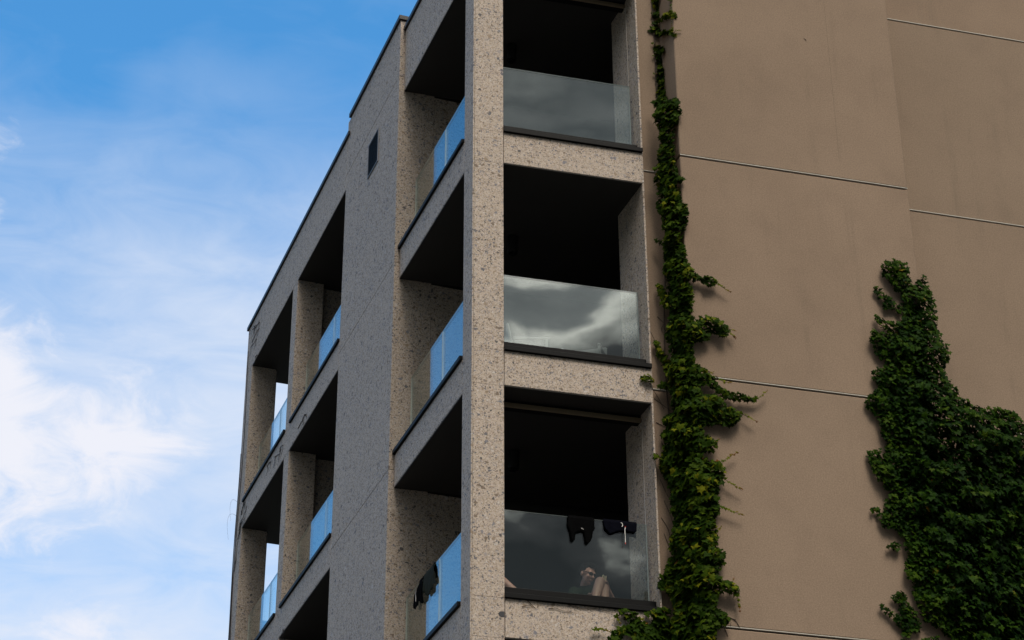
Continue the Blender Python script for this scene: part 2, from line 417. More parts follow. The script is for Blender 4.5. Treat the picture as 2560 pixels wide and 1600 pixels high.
# street-front and corner-bay beams with dark soffits, one set per storey
for k in range(4):
    up = SILL[k - 1] if k else 5.07
    pr('spandrel_panel', rect(W1 + GAP, W2, 0.0, 0.30), TOP[k] + 0.012, up - 0.002, 'concrete', B)
    pr('spandrel_panel', lrect(P1 + GAP, Q1 - 0.002, 0.0, -0.30), TOP[k] + 0.012, up - 0.002, 'concrete', B)
    # dark soffit board and the slab over it
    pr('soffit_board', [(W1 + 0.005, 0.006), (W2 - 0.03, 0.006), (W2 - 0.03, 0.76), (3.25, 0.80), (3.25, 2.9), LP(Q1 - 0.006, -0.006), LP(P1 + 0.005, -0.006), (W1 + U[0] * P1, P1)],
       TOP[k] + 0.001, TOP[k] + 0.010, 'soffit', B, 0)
    pr('floor_slab', [(W1 + 0.005, 0.302), (3.25, 0.302), (3.25, 2.9), LP(Q1 - 0.006, -0.302), LP(P1 + 0.005, -0.302)],
       TOP[k] + 0.014, up - 0.02, 'floor', B, 0)
# right-hand fin of the street front: thin stone edge with a deep reveal
fin = [(W2 - 0.022, 0.0), (W2, 0.0), (W2 + U[0] * 0.77, 0.77), (W2 - 0.022 + U[0] * 0.77, 0.77)]
for k in range(4):
    pr('reveal_panel', fin, SILL[k] + 0.001, TOP[k] + 0.008, 'concrete', B, 0.0025)
pr('reveal_panel', fin, BASE, SILL[3] - 0.003, 'concrete', B, 0.0025)
# back wall of the corner loggias (the end of the projecting side wall) and the dark inner flank
for k in range(4):
    pr('loggia_back_wall', [LP(Q1, -0.442), LP(Q1, -1.05), LP(Q1 + 0.09, -1.05), LP(Q1 + 0.09, -0.442)], SILL[k] - 0.02, TOP[k] + 0.004, 'concrete', B, 0)
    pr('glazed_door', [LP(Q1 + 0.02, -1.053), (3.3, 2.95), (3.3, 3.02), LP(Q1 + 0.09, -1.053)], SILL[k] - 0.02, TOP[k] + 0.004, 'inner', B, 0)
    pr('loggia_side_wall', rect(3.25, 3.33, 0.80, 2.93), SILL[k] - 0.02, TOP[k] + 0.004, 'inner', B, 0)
    # sliding door with a dark frame in the flank, seen faintly through the balustrade
    d = pr('sliding_door', rect(3.19, 3.246, 1.0, 2.7), SILL[k] + 0.02, TOP[k] - 0.15, 'lens', B, 0.004)
    for y in (0.98, 1.83, 2.68):
        pr('door_frame', rect(3.17, 3.2, y - 0.03, y + 0.03), SILL[k] + 0.02, TOP[k] - 0.15, 'metal', d, 0)

# side wall, projecting a hand's breadth in front of the corner bay
JL = [4.286, 1.286, -1.714, -4.714]
zs = [BASE] + JL[::-1] + [5.25]
for a, b in zip(zs[:-1], zs[1:]):
    pr('wall_panel', lrect(Q1, R1, D2, -0.44), a + GAP / 2, b - GAP / 2, 'concrete', B, 0.003)
pr('wall_core', lrect(Q1 + 0.03, R1 - 0.03, D2 - 0.03, -0.40), BASE, 5.2, 'core', B, 0)
for k in range(4):
    up = SILL[k - 1] if k else 4.955
    pr('spandrel_panel', lrect(R1 + GAP, R5, D2, D2 - 0.42), TOP[k] + 0.012, up - 0.002, 'concrete', B, 0.003)
    for s0, s1, nm in ((R2, R3, 'pier_panel'), (R4, R5, 'pier_panel')):
        pr(nm, lrect(s0, s1, D2 - 0.0015, D2 - 0.42), SILL[k] + 0.001, TOP[k] + 0.0095, 'concrete', B, 0.003)
    for s0, s1 in ((R1 + 0.01, R2 + 0.14), (R3 - 0.06, R5 - 0.006)):
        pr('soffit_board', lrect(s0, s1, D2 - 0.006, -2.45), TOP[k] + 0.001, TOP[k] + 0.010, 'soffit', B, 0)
    pr('floor_slab', lrect(R1, R5 - 0.43, D2 - 0.424, -2.45), TOP[k] + 0.014, up - 0.02, 'floor', B, 0)
    # end beam of the far front
    pr('spandrel_panel', lrect(R5 - 0.42, R5, D2 - 0.424, -2.45), TOP[k] + 0.012, up - 0.002, 'concrete', B, 0.003)
    pr('party_wall', lrect(8.41, 8.47, D2 - 0.424, -2.45), SILL[k] - 0.02, TOP[k] + 0.0095, 'concrete', B, 0)
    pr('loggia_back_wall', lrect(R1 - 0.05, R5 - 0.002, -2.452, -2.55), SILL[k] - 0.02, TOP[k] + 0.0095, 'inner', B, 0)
pr('spandrel_panel', lrect(R1 + GAP, R5, D2, D2 - 0.42), BASE, SILL[3] - 0.002, 'concrete', B, 0.003)
pr('spandrel_panel', lrect(P1 + GAP, Q1 - 0.002, 0, -0.3), BASE, SILL[3] - 0.002, 'concrete', B, 0.003)
pr('spandrel_panel', rect(W1 + GAP, W2 - 0.024, 0, 0.3), BASE, SILL[3] - 0.002, 'concrete', B, 0.003)
pr('spandrel_panel', lrect(R5 - 0.42, R5, D2 - 0.424, -2.45), BASE, SILL[3] - 0.002, 'concrete', B, 0.003)
# body of the block behind the loggias, and the roof
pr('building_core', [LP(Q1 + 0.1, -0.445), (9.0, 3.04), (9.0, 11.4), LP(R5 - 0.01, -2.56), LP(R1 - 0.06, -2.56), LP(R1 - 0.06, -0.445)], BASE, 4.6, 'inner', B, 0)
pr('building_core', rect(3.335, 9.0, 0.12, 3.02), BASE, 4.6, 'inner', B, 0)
pr('roof_slab', [LP(Q1 + 0.02, -0.45), (9.0, 3.05), (9.0, 11.4), LP(R5 - 0.45, -0.36), LP(R1 + 0.01, -0.36), LP(R1 + 0.01, -0.45)], 4.62, 4.72, 'core', B, 0)
pr('roof_slab', [(W1, 0.302), (9.0, 0.302), (9.0, 3.0), LP(Q1 - 0.02, -0.302), LP(P1, -0.302)], 4.80, 4.88, 'core', B, 0)
# copings of dark metal
def coping(foot, z0, z1): return pr('coping', foot, z0, z1, 'coping', B, 0.004)
coping(lrect(Q1 - 0.025, R1 - 0.12, D2 + 0.03, -0.47), 5.252, 5.325)
coping(lrect(R1 - 0.118, R5 + 0.03, D2 + 0.03, D2 - 0.46), 4.957, 5.025)
coping([LP(-0.04, 0.03), LP(Q1 - 0.004, 0.03), LP(Q1 - 0.004, -0.33), (0.30, 0.33), (W2 + 0.02, 0.33), (W2 + 0.02, -0.03), (-0.035, -0.03)], 5.073, 5.14)
# the low block starts a little beyond the high part of the wall
pr('wall_panel', lrect(R1 - 0.115, R1 - 0.002, D2 - 0.002, -0.43), 4.9, 4.955, 'concrete', B, 0)

# sills, channels and glass balustrades
def pane(foot, z0, z1):
    bm = bmesh.new(); prism(bm, foot, z0, z1, 0.0, [0, 1, 0, 1, 1])
    return obj('glass_pane', bm, ['glass', 'edge'], B)
GTOP = 1.119                                        # glass top above the sill underside
for k in range(3):
    S = SILL[k]
    # street front
    pr('sill_lip', rect(W1 + 0.002, W2 - 0.008, -0.032, 0.09), S, S + 0.055, 'metal', B, 0.003)
    pr('glass_channel', rect(W1 + 0.002, W2 - 0.03, 0.094, 0.25), S + 0.02, S + 0.172, 'metal', B, 0.004)
    pane([(W1 + 0.012, 0.19), (2.058, 0.19), (2.058, 0.208), (W1 + 0.012, 0.208)], S + 0.15, S + GTOP)
    # corner bay on the side front: two panes
    pr('sill_lip', lrect(P1 + 0.02, Q1 - 0.004, 0.032, -0.12), S, S + 0.055, 'metal', B, 0.003)
    pr('glass_channel', lrect(P1 + 0.02, Q1 - 0.02, -0.124, -0.26), S + 0.01, S + 0.075, 'metal', B, 0.003)
    for s0, s1 in ((P1 + 0.015, 1.640), (1.658, Q1 - 0.018)):
        pane(lrect(s0, s1, -0.19, -0.208), S + 0.06, S + GTOP)
    # two bays of the side wall
    for s0, s1, j in ((R1, R2, 6.685), (R3, R4, 9.84)):
        pr('sill_lip', lrect(s0 + 0.012, s1 - 0.006, D2 + 0.03, D2 - 0.12), S, S + 0.055, 'metal', B, 0.003)
        pr('glass_channel', lrect(s0 + 0.012, s1 - 0.02, D2 - 0.124, D2 - 0.26), S + 0.01, S + 0.07, 'metal', B, 0.003)
        for a, b in ((s0 + 0.015, j - 0.005), (j + 0.005, s1 - 0.018)):
            pane(lrect(a, b, D2 - 0.20, D2 - 0.218), S + 0.055, S + GTOP - 0.06)
    # far front of the last loggia: balustrade and a blind cable next to the corner pier
    pane(lrect(R5 - 0.22, R5 - 0.238, D2 - 0.44, -2.4), S + 0.03, S + GTOP - 0.02)
    bm = bmesh.new(); c = LP(R4 + 0.06, D2 - 0.437)
    tube(bm, [(c[0], c[1], S + Z0), (c[0], c[1], TOP[k] + Z0)], 0.009, 8)
    obj('guide_cable', bm, 'cable', B)
# ventilation grille on the side wall
def bars(name, quads, material, parent):
    bm = bmesh.new()
    for f, a, b in quads: prism(bm, f, a, b, 0)
    return obj(name, bm, material, parent)
VS0, VS1, VZ0, VZ1 = 3.86, 4.36, 3.47, 4.03
vent = bars('vent', [(lrect(VS0, VS1, D2 + 0.016, D2 - 0.01), VZ0, VZ0 + 0.014), (lrect(VS0, VS1, D2 + 0.016, D2 - 0.01), VZ1 - 0.014, VZ1),
                     (lrect(VS0, VS0 + 0.014, D2 + 0.0155, D2 - 0.01), VZ0 + 0.0145, VZ1 - 0.0145), (lrect(VS1 - 0.014, VS1, D2 + 0.0155, D2 - 0.01), VZ0 + 0.0145, VZ1 - 0.0145)], 'vent_frame', B)
vent['label'] = 'small louvred ventilation grille with pale frame'
pr('backing', lrect(VS0 + 0.0145, VS1 - 0.0145, D2 + 0.002, D2 - 0.01), VZ0 + 0.0145, VZ1 - 0.0145, 'joint', vent, 0)
n_sl = 15
for i in range(n_sl):
    z = VZ0 + 0.04 + (VZ1 - VZ0 - 0.075) * i / (n_sl - 1)
    bm = bmesh.new()
    a, b = VS0 + 0.0148, VS1 - 0.0148
    q = [(LP(a, D2 + 0.003), z + 0.02), (LP(b, D2 + 0.003), z + 0.02), (LP(b, D2 + 0.012), z), (LP(a, D2 + 0.012), z)]
    vs = [bm.verts.new((x, y, zz + Z0)) for (x, y), zz in q]; vs2 = [bm.verts.new((x, y, zz + Z0 - 0.004)) for (x, y), zz in q]
    bm.faces.new(vs); bm.faces.new(vs2[::-1])
    for i2 in range(4): bm.faces.new((vs[i2], vs2[i2], vs2[(i2 + 1) % 4], vs[(i2 + 1) % 4]))
    bmesh.ops.recalc_face_normals(bm, faces=bm.faces)
    obj('slat', bm, 'vent_slat', vent)
# ceiling spot in each corner loggia
for k in range(3):
    bm = bmesh.new()
    bmesh.ops.create_cone(bm, cap_ends=True, segments=24, radius1=0.068, radius2=0.068, depth=0.24, matrix=Matrix.Translation((0.90, 1.56, TOP[k] - 0.121 + Z0)))
    l = obj('ceiling_lamp', bm, 'lamp', B)
    bm = bmesh.new()
    bmesh.ops.create_cone(bm, cap_ends=True, segments=24, radius1=0.05, radius2=0.045, depth=0.012, matrix=Matrix.Translation((0.90, 1.56, TOP[k] - 0.248 + Z0)))
    obj('lamp_lens', bm, 'lens', l)
# roller blind cassettes (top and third storey) with pull ring and guide cable
for k in (0, 2):
    z = TOP[k]
    cs = pr('blind_cassette', rect(W1 + 0.02, 2.096, 0.315, 0.43), z - 0.085, z - 0.002, 'metal', B, 0.006)
    pr('bottom_rail', rect(W1 + 0.03, 2.088, 0.302, 0.326), z - 0.094, z - 0.036, 'bronze', cs, 0.004)
    bm = bmesh.new(); x0, y0 = 2.072, 0.285
    tube(bm, [(x0 + 0.012 * math.cos(t), y0, z - 0.145 + 0.030 * math.sin(t) + Z0) for t in np.linspace(-2.2, 4.0, 14)], 0.004, 6)
    obj('pull_ring', bm, 'cable', cs)
    bm = bmesh.new(); tube(bm, [(2.082, 0.287, z - 0.10 + Z0), (2.082, 0.287, SILL[k] + 0.17 + Z0)], 0.0045, 6)
    obj('guide_cable', bm, 'cable', cs)
# one large dark pebble showing at the edge of the lowest column block
bm = bmesh.new()
pts = [(0.306, -4.70), (0.318, -4.676), (0.345, -4.668), (0.3715, -4.668), (0.3715, -4.731), (0.335, -4.731), (0.318, -4.722)]
prism_v = [bm.verts.new((x, -0.0025, z + Z0)) for x, z in pts]; pv2 = [bm.verts.new((x, 0.004, z + Z0)) for x, z in pts]
bm.faces.new(prism_v)
for i in range(len(pts)): bm.faces.new((prism_v[i], pv2[i], pv2[(i + 1) % len(pts)], prism_v[(i + 1) % len(pts)]))
bmesh.ops.recalc_face_normals(bm, faces=bm.faces)
obj('large_pebble', bm, 'slate', B)['label'] = 'large black pebble set in the concrete'

# ------------------------------------------------------------------ rendered wall next to the block
RW = empty('rendered_wall', (W2, 0.05, 0.13))
tag(RW, 'brown rendered blind wall with a shallow projecting bay and pale horizontal joints', 'wall')
X1, X2, DS, DW = 2.4707, 5.4314, 0.05, 0.4355
GZ = [1.259 + 3.0117 * i for i in range(2, -6, -1)]
GZ = [g for g in GZ if g > BASE + 0.5]
JG = 0.030
tops = [9.2] + GZ; bots = GZ + [BASE]
xr = X1 + U[0] * DW
for i, (tz, bz) in enumerate(zip(tops, bots)):
    a, b = bz + (JG / 2 if bz > BASE else 0), tz - (JG / 2 if tz < 9 else 0)
    pr('render_panel', rect(W2 + 0.004, xr + 0.02, DS, DS + 0.08), a, b, 'plaster', RW, 0.003)
    pr('render_panel', [(X1, DS - DW), (X2, DS - DW), (X2, DS + 0.07), (xr, DS + 0.07)], a, b, 'plaster', RW, 0.010)
    if i in (1, 2):
        pr('crack', rect(4.552, 4.5545, DS - DW - 0.0006, DS - DW + 0.002), a + 0.3 * (i == 2), b - (1.05 if i == 1 else 0), 'crack', RW, 0)
    pr('render_panel', rect(X2 - 0.02, 14.0, DS, DS + 0.0705), a, b, 'plaster', RW, 0.003)
pr('wall_core', [(W2 + 0.006, DS + 0.03), (xr + 0.05, DS + 0.03), (X1 + 0.028, DS - DW + 0.03), (X2 - 0.03, DS - DW + 0.03), (X2 - 0.03, DS + 0.03), (13.99, DS + 0.03), (13.99, DS + 0.066), (W2 + 0.006, DS + 0.066)],
   BASE, 9.1, 'joint', RW, 0)
for g in GZ:
    zt = g + JG / 2
    for f in (rect(W2 + 0.006, xr - 0.002, DS - 0.003, DS + 0.03), [(X1 - 0.001, DS - DW - 0.003), (X2 + 0.001, DS - DW - 0.003), (X2 + 0.001, DS - DW + 0.03), (X1 + 0.02, DS - DW + 0.03)], rect(X2 + 0.004, 14.0, DS - 0.003, DS + 0.03)):
        pr('joint_bead', f, zt - 0.010, zt - 0.0008, 'bead', RW, 0)

# outlines of the plants on their walls: [metres along the wall, height]
PA=[[0.3,-0.004],[2.136,-0.004],[2.14,0.05],[2.43,0.05],[2.47,-0.385],[9,-0.385]]
PB=[[0.3,-0.02],[2.15,-0.02],[2.22,0.03],[2.5,-0.43],[9,-0.43]]
PC=[[1,-0.395],[5.1,-0.41],[5.5,-0.4],[5.9,-0.28],[6.4,-0.12],[12,0.03]]
A=[[[2.133,4.002],[2.293,3.927],[2.286,3.865],[2.215,3.807],[2.186,3.74],[2.222,3.658],[2.178,3.622],[2.222,3.547],[2.187,3.518],[2.182,3.467],[2.23,3.399],[2.226,3.359],[2.176,3.358],[2.13,3.349],[2.127,3.376],[2.161,3.421],[2.139,3.461],[2.123,3.523],[2.12,3.567],[2.159,3.607],[2.106,3.674],[2.132,3.735],[2.151,3.761],[2.122,3.844]],[[2.043,3.458],[2.098,3.474],[2.13,3.459],[2.124,3.43],[2.077,3.41],[2.041,3.414]],[[2.248,3.584],[2.383,3.517],[2.488,3.499],[2.601,3.448],[2.655,3.433],[2.676,3.394],[2.669,3.344],[2.631,3.304],[2.602,3.355],[2.539,3.369],[2.397,3.452],[2.273,3.51]],[[2.25,3.385],[2.403,3.295],[2.602,3.155],[2.627,3.114],[2.663,3.105],[2.656,3.061],[2.619,3.032],[2.536,3.133],[2.315,3.272],[2.247,3.354]],[[2.12,3.217],[2.201,3.213],[2.226,3.141],[2.208,3.067],[2.208,2.959],[2.22,2.865],[2.293,2.729],[2.272,2.626],[2.294,2.526],[2.297,2.45],[2.336,2.318],[2.341,2.263],[2.136,2.364],[2.138,2.417],[2.122,2.478],[2.152,2.547],[2.136,2.597],[2.149,2.684],[2.13,2.787],[2.152,2.866],[2.132,2.949],[2.124,3.076],[2.118,3.162]],[[2.208,3.176],[2.338,3.072],[2.372,2.983],[2.317,2.968],[2.26,3.052]],[[2.549,3.668],[2.641,3.621],[2.63,3.592],[2.586,3.616]]]
BP=[[[2.038,2.228],[2.133,2.218],[2.241,2.202],[2.279,2.14],[2.385,2.104],[2.45,2.058],[2.456,1.929],[2.487,1.821],[2.39,1.71],[2.359,1.625],[2.348,1.431],[2.35,1.232],[2.38,1.071],[2.399,0.94],[2.484,0.853],[2.395,0.857],[2.389,0.751],[2.41,0.669],[2.403,0.54],[2.467,0.523],[2.496,0.452],[2.477,0.259],[2.406,0.147],[2.373,0.021],[2.431,-0.075],[2.427,-0.282],[2.279,-0.219],[2.129,-0.155],[2.139,0.028],[2.092,0.131],[1.965,0.234],[2.133,0.16],[2.174,0.202],[2.158,0.375],[2.111,0.492],[2.077,0.603],[2.029,0.71],[2.099,0.763],[2.093,0.911],[2.075,1.091],[2.11,1.247],[2.118,1.392],[2.164,1.495],[2.159,1.672],[2.138,1.783],[2.092,1.958],[2.113,2.1],[2.075,2.145]],[[2.202,0.057],[2.427,-0.041],[2.431,-0.17],[2.478,-0.369],[2.603,-0.476],[2.702,-0.443],[2.782,-0.467],[2.761,-0.56],[2.662,-0.592],[2.584,-0.532],[2.449,-0.538],[2.51,-0.722],[2.487,-0.849],[2.463,-0.969],[2.509,-1.057],[2.608,-1.007],[2.736,-1.006],[2.875,-1.109],[2.852,-1.235],[2.725,-1.218],[2.631,-1.179],[2.657,-1.28],[2.623,-1.319],[2.479,-1.339],[2.453,-1.452],[2.462,-1.627],[2.542,-1.657],[2.632,-1.747],[2.699,-1.832],[2.765,-1.916],[2.874,-1.952],[3.063,-1.978],[3.174,-1.981],[3.154,-2.034],[3.091,-2.032],[2.931,-2.053],[2.774,-2.033],[2.654,-1.92],[2.498,-1.901],[2.554,-2.028],[2.742,-2.037],[2.798,-2.164],[2.939,-2.179],[2.965,-2.276],[2.848,-2.391],[2.724,-2.357],[2.621,-2.395],[2.517,-2.433],[2.528,-2.53],[2.62,-2.552],[2.677,-2.643],[2.61,-2.733],[2.484,-2.765],[2.512,-2.827],[2.65,-2.842],[2.723,-2.931],[2.717,-3.029],[2.629,-3.232],[2.651,-3.388],[2.594,-3.584],[2.601,-3.74],[2.609,-3.864],[2.689,-3.948],[2.674,-4.043],[2.591,-4.175],[2.647,-4.261],[2.765,-4.294],[2.821,-4.365],[2.802,-4.433],[2.684,-4.394],[2.578,-4.42],[2.553,-4.588],[2.669,-4.652],[2.71,-4.723],[2.647,-4.774],[2.541,-4.814],[2.535,-4.926],[2.529,-5.038],[2.522,-5.148],[2.516,-5.259],[2.399,-5.243],[2.274,-5.21],[2.147,-5.177],[2.019,-5.143],[1.874,-5.139],[1.759,-5.154],[1.654,-5.164],[1.548,-5.174],[1.628,-5.095],[1.708,-5.017],[1.788,-4.938],[1.88,-4.851],[1.993,-4.778],[2.005,-4.681],[2.017,-4.583],[2.028,-4.485],[2.018,-4.329],[1.901,-4.27],[1.792,-4.246],[1.782,-4.124],[1.946,-3.936],[2.044,-3.872],[2.015,-3.706],[2.059,-3.609],[2.102,-3.511],[2.089,-3.396],[2.077,-3.28],[2.069,-3.084],[2.002,-2.899],[1.854,-2.776],[1.859,-2.709],[1.951,-2.585],[2.023,-2.511],[1.953,-2.353],[2.033,-2.315],[1.983,-2.162],[2.142,-2.119],[2.151,-1.953],[2.119,-1.822],[1.872,-1.729],[2.124,-1.722],[2.152,-1.569],[2.181,-1.416],[2.149,-1.265],[2.097,-1.139],[2.163,-1.025],[2.172,-0.852],[2.173,-0.71],[2.174,-0.567],[2.175,-0.424],[2.124,-0.257],[2.151,-0.123]],[[1.975,-0.376],[2.054,-0.427],[2.109,-0.54],[2.18,-0.712],[2.173,-0.834],[2.098,-0.733],[2.044,-0.621],[1.99,-0.473]],[[1.867,-1.176],[1.956,-1.137],[1.972,-1.23],[2.084,-1.378],[2.154,-1.544],[2.166,-1.686],[2.073,-1.582],[1.984,-1.375],[1.906,-1.212]],[[1.677,-1.641],[1.757,-1.62],[1.835,-1.654],[1.849,-1.704],[1.753,-1.717],[1.691,-1.673]],[[1.77,-2.656],[1.844,-2.607],[1.861,-2.675],[1.8,-2.685]],[[1.193,-4.843],[1.252,-4.798],[1.292,-4.762],[1.363,-4.724],[1.417,-4.719],[1.464,-4.706],[1.459,-4.652],[1.498,-4.624],[1.561,-4.618],[1.606,-4.661],[1.692,-4.668],[1.687,-4.597],[1.704,-4.564],[1.666,-4.536],[1.691,-4.493],[1.739,-4.481],[1.778,-4.485],[1.826,-4.464],[1.899,-4.47],[1.924,-4.487],[1.839,-4.519],[1.868,-4.56],[1.95,-4.591],[1.996,-4.636],[2.012,-4.703],[2.003,-4.867],[1.84,-4.875],[1.722,-4.886],[1.605,-4.897],[1.489,-4.908],[1.476,-4.815],[1.43,-4.804],[1.398,-4.839],[1.392,-4.792],[1.352,-4.827],[1.32,-4.866],[1.227,-4.883]],[[1.337,-4.545],[1.385,-4.524],[1.447,-4.522],[1.458,-4.548],[1.501,-4.54],[1.532,-4.565],[1.499,-4.608],[1.46,-4.596],[1.451,-4.636],[1.412,-4.656],[1.389,-4.627],[1.406,-4.585],[1.344,-4.58]],[[1.595,-4.543],[1.627,-4.524],[1.666,-4.52],[1.672,-4.567],[1.632,-4.591],[1.602,-4.574]]]
CP=[[[4.125,0.153],[4.261,0.12],[4.292,-0.08],[4.313,-0.206],[4.416,-0.059],[4.492,-0.002],[4.507,-0.192],[4.575,-0.3],[4.582,-0.435],[4.588,-0.57],[4.606,-0.71],[4.624,-0.85],[4.708,-0.987],[4.711,-1.112],[4.586,-1.272],[4.731,-1.408],[4.812,-1.562],[4.968,-1.624],[5.18,-1.618],[5.335,-1.575],[5.482,-1.54],[5.653,-1.569],[5.742,-1.68],[5.84,-1.728],[5.939,-1.776],[6.037,-1.824],[6.135,-1.872],[6.26,-1.883],[6.385,-1.894],[6.511,-1.905],[6.636,-1.916],[6.762,-1.927],[6.743,-2.047],[6.724,-2.166],[6.704,-2.284],[6.685,-2.402],[6.667,-2.519],[6.648,-2.636],[6.629,-2.752],[6.61,-2.868],[6.592,-2.983],[6.573,-3.097],[6.555,-3.211],[6.537,-3.324],[6.518,-3.437],[6.5,-3.549],[6.482,-3.66],[6.464,-3.771],[6.447,-3.882],[6.429,-3.992],[6.411,-4.101],[6.394,-4.21],[6.376,-4.318],[6.359,-4.426],[6.341,-4.533],[6.324,-4.64],[6.307,-4.746],[6.29,-4.852],[6.273,-4.957],[6.155,-4.969],[6.037,-4.98],[5.92,-4.992],[5.803,-5.003],[5.687,-5.015],[5.571,-5.026],[5.455,-5.037],[5.312,-5.064],[5.168,-5.091],[5.024,-5.119],[4.882,-5.146],[4.743,-5.172],[4.605,-5.198],[4.474,-5.22],[4.362,-5.231],[4.251,-5.242],[4.265,-5.128],[4.279,-5.013],[4.292,-4.898],[4.306,-4.782],[4.32,-4.666],[4.203,-4.58],[4.098,-4.53],[3.994,-4.478],[3.944,-4.359],[3.901,-4.177],[3.927,-4.081],[3.829,-3.965],[3.839,-3.869],[3.872,-3.707],[3.845,-3.519],[3.79,-3.428],[3.618,-3.399],[3.594,-3.321],[3.678,-3.117],[3.74,-2.979],[3.698,-2.918],[3.625,-2.844],[3.559,-2.703],[3.523,-2.575],[3.532,-2.473],[3.616,-2.447],[3.694,-2.471],[3.702,-2.553],[3.752,-2.38],[3.706,-2.183],[3.703,-2.047],[3.614,-1.956],[3.561,-1.894],[3.571,-1.79],[3.656,-1.693],[3.744,-1.629],[3.674,-1.499],[3.681,-1.428],[3.785,-1.379],[3.907,-1.328],[3.863,-1.264],[3.783,-1.239],[3.712,-1.107],[3.69,-0.986],[3.718,-0.875],[3.803,-0.863],[3.896,-0.94],[3.92,-0.865],[3.842,-0.804],[3.798,-0.738],[3.754,-0.673],[3.807,-0.647],[3.883,-0.726],[3.999,-0.746],[4.104,-0.713],[4.148,-0.616],[4.16,-0.505],[4.166,-0.285],[4.079,-0.299],[4.023,-0.178],[3.949,-0.06],[3.926,0.048],[4.001,0.115]],[[3.793,-0.267],[3.864,-0.238],[3.956,-0.335],[4.067,-0.41],[4.152,-0.514],[4.117,-0.585],[4.037,-0.542],[3.934,-0.557],[3.911,-0.451],[3.836,-0.352]],[[3.646,-4.218],[3.809,-4.155],[3.828,-4.278],[3.909,-4.394],[3.959,-4.512],[3.933,-4.607],[3.82,-4.648],[3.747,-4.747],[3.885,-4.713],[4.024,-4.68],[4.164,-4.645],[4.152,-4.749],[4.14,-4.851],[4.128,-4.953],[4.01,-4.964],[3.893,-4.975],[3.776,-4.986],[3.66,-4.996],[3.683,-4.874],[3.706,-4.75],[3.729,-4.626],[3.619,-4.484],[3.548,-4.421],[3.477,-4.359],[3.526,-4.333],[3.641,-4.42],[3.729,-4.473],[3.73,-4.319],[3.647,-4.271]],[[3.625,-3.654],[3.709,-3.597],[3.762,-3.553],[3.806,-3.587],[3.797,-3.668],[3.67,-3.672]],[[3.482,-3.171],[3.546,-3.164],[3.635,-3.235],[3.643,-3.315],[3.554,-3.244],[3.493,-3.219]],[[6.708,-1.934],[6.889,-1.804],[7.029,-1.82],[7.17,-1.836],[7.243,-1.933],[7.316,-2.029],[7.487,-2.076],[7.495,-2.233],[7.503,-2.389],[7.597,-2.464],[7.69,-2.538],[7.63,-2.673],[7.57,-2.806],[7.51,-2.938],[7.56,-3.057],[7.609,-3.175],[7.657,-3.292],[7.6,-3.41],[7.543,-3.528],[7.487,-3.645],[7.531,-3.739],[7.574,-3.833],[7.618,-3.926],[7.661,-4.019],[7.602,-4.145],[7.544,-4.269],[7.487,-4.393],[7.5,-4.504],[7.514,-4.614],[7.528,-4.723],[7.541,-4.832],[7.42,-4.844],[7.298,-4.856],[7.177,-4.868],[7.057,-4.88],[6.936,-4.892],[6.816,-4.904],[6.697,-4.915],[6.578,-4.927],[6.459,-4.939],[6.34,-4.95],[6.222,-4.962],[6.239,-4.857],[6.256,-4.751],[6.273,-4.645],[6.29,-4.538],[6.307,-4.431],[6.325,-4.324],[6.342,-4.215],[6.359,-4.107],[6.377,-3.997],[6.395,-3.888],[6.412,-3.777],[6.43,-3.666],[6.448,-3.555],[6.466,-3.443],[6.484,-3.33],[6.502,-3.217],[6.52,-3.103],[6.539,-2.989],[6.557,-2.874],[6.576,-2.759],[6.594,-2.643],[6.613,-2.526],[6.632,-2.409],[6.651,-2.291],[6.67,-2.173],[6.689,-2.054]]]
TW=[[[2.779,-0.521],[2.874,-0.579],[2.953,-0.621]],[[2.874,-1.127],[2.935,-1.188],[2.98,-1.252]],[[2.875,-1.109],[2.986,-1.139]],[[3.157,-2.0],[3.239,-1.955],[3.326,-1.859]],[[2.954,-2.194],[3.062,-2.23],[3.17,-2.284]],[[2.634,-2.861],[2.728,-2.833],[2.826,-2.756],[2.923,-2.695]],[[2.519,-2.695],[2.615,-2.634],[2.706,-2.567]],[[2.717,-3.029],[2.821,-3.097],[2.941,-3.163]],[[2.651,-3.388],[2.787,-3.42],[2.937,-3.467]],[[2.587,-3.711],[2.668,-3.623]],[[2.803,-4.412],[2.812,-4.517],[2.821,-4.607]],[[2.749,-4.311],[2.776,-4.217]],[[2.71,-1.771],[2.802,-1.826],[2.897,-1.831]],[[2.626,-1.748],[2.682,-1.706]],[[1.289,-4.609],[1.318,-4.657],[1.34,-4.718]],[[1.037,-4.787],[1.06,-4.777],[1.083,-4.791],[1.129,-4.778],[1.191,-4.796],[1.245,-4.791]],[[1.515,-4.59],[1.592,-4.623],[1.645,-4.681]]]
TWA=[[[2.654,3.125],[2.727,3.134]],[[2.618,3.518],[2.619,3.345],[2.603,3.16]],[[2.088,3.221],[2.143,3.216]],[[2.094,3.028],[2.126,3.023]],[[2.096,2.728],[2.132,2.729]]]
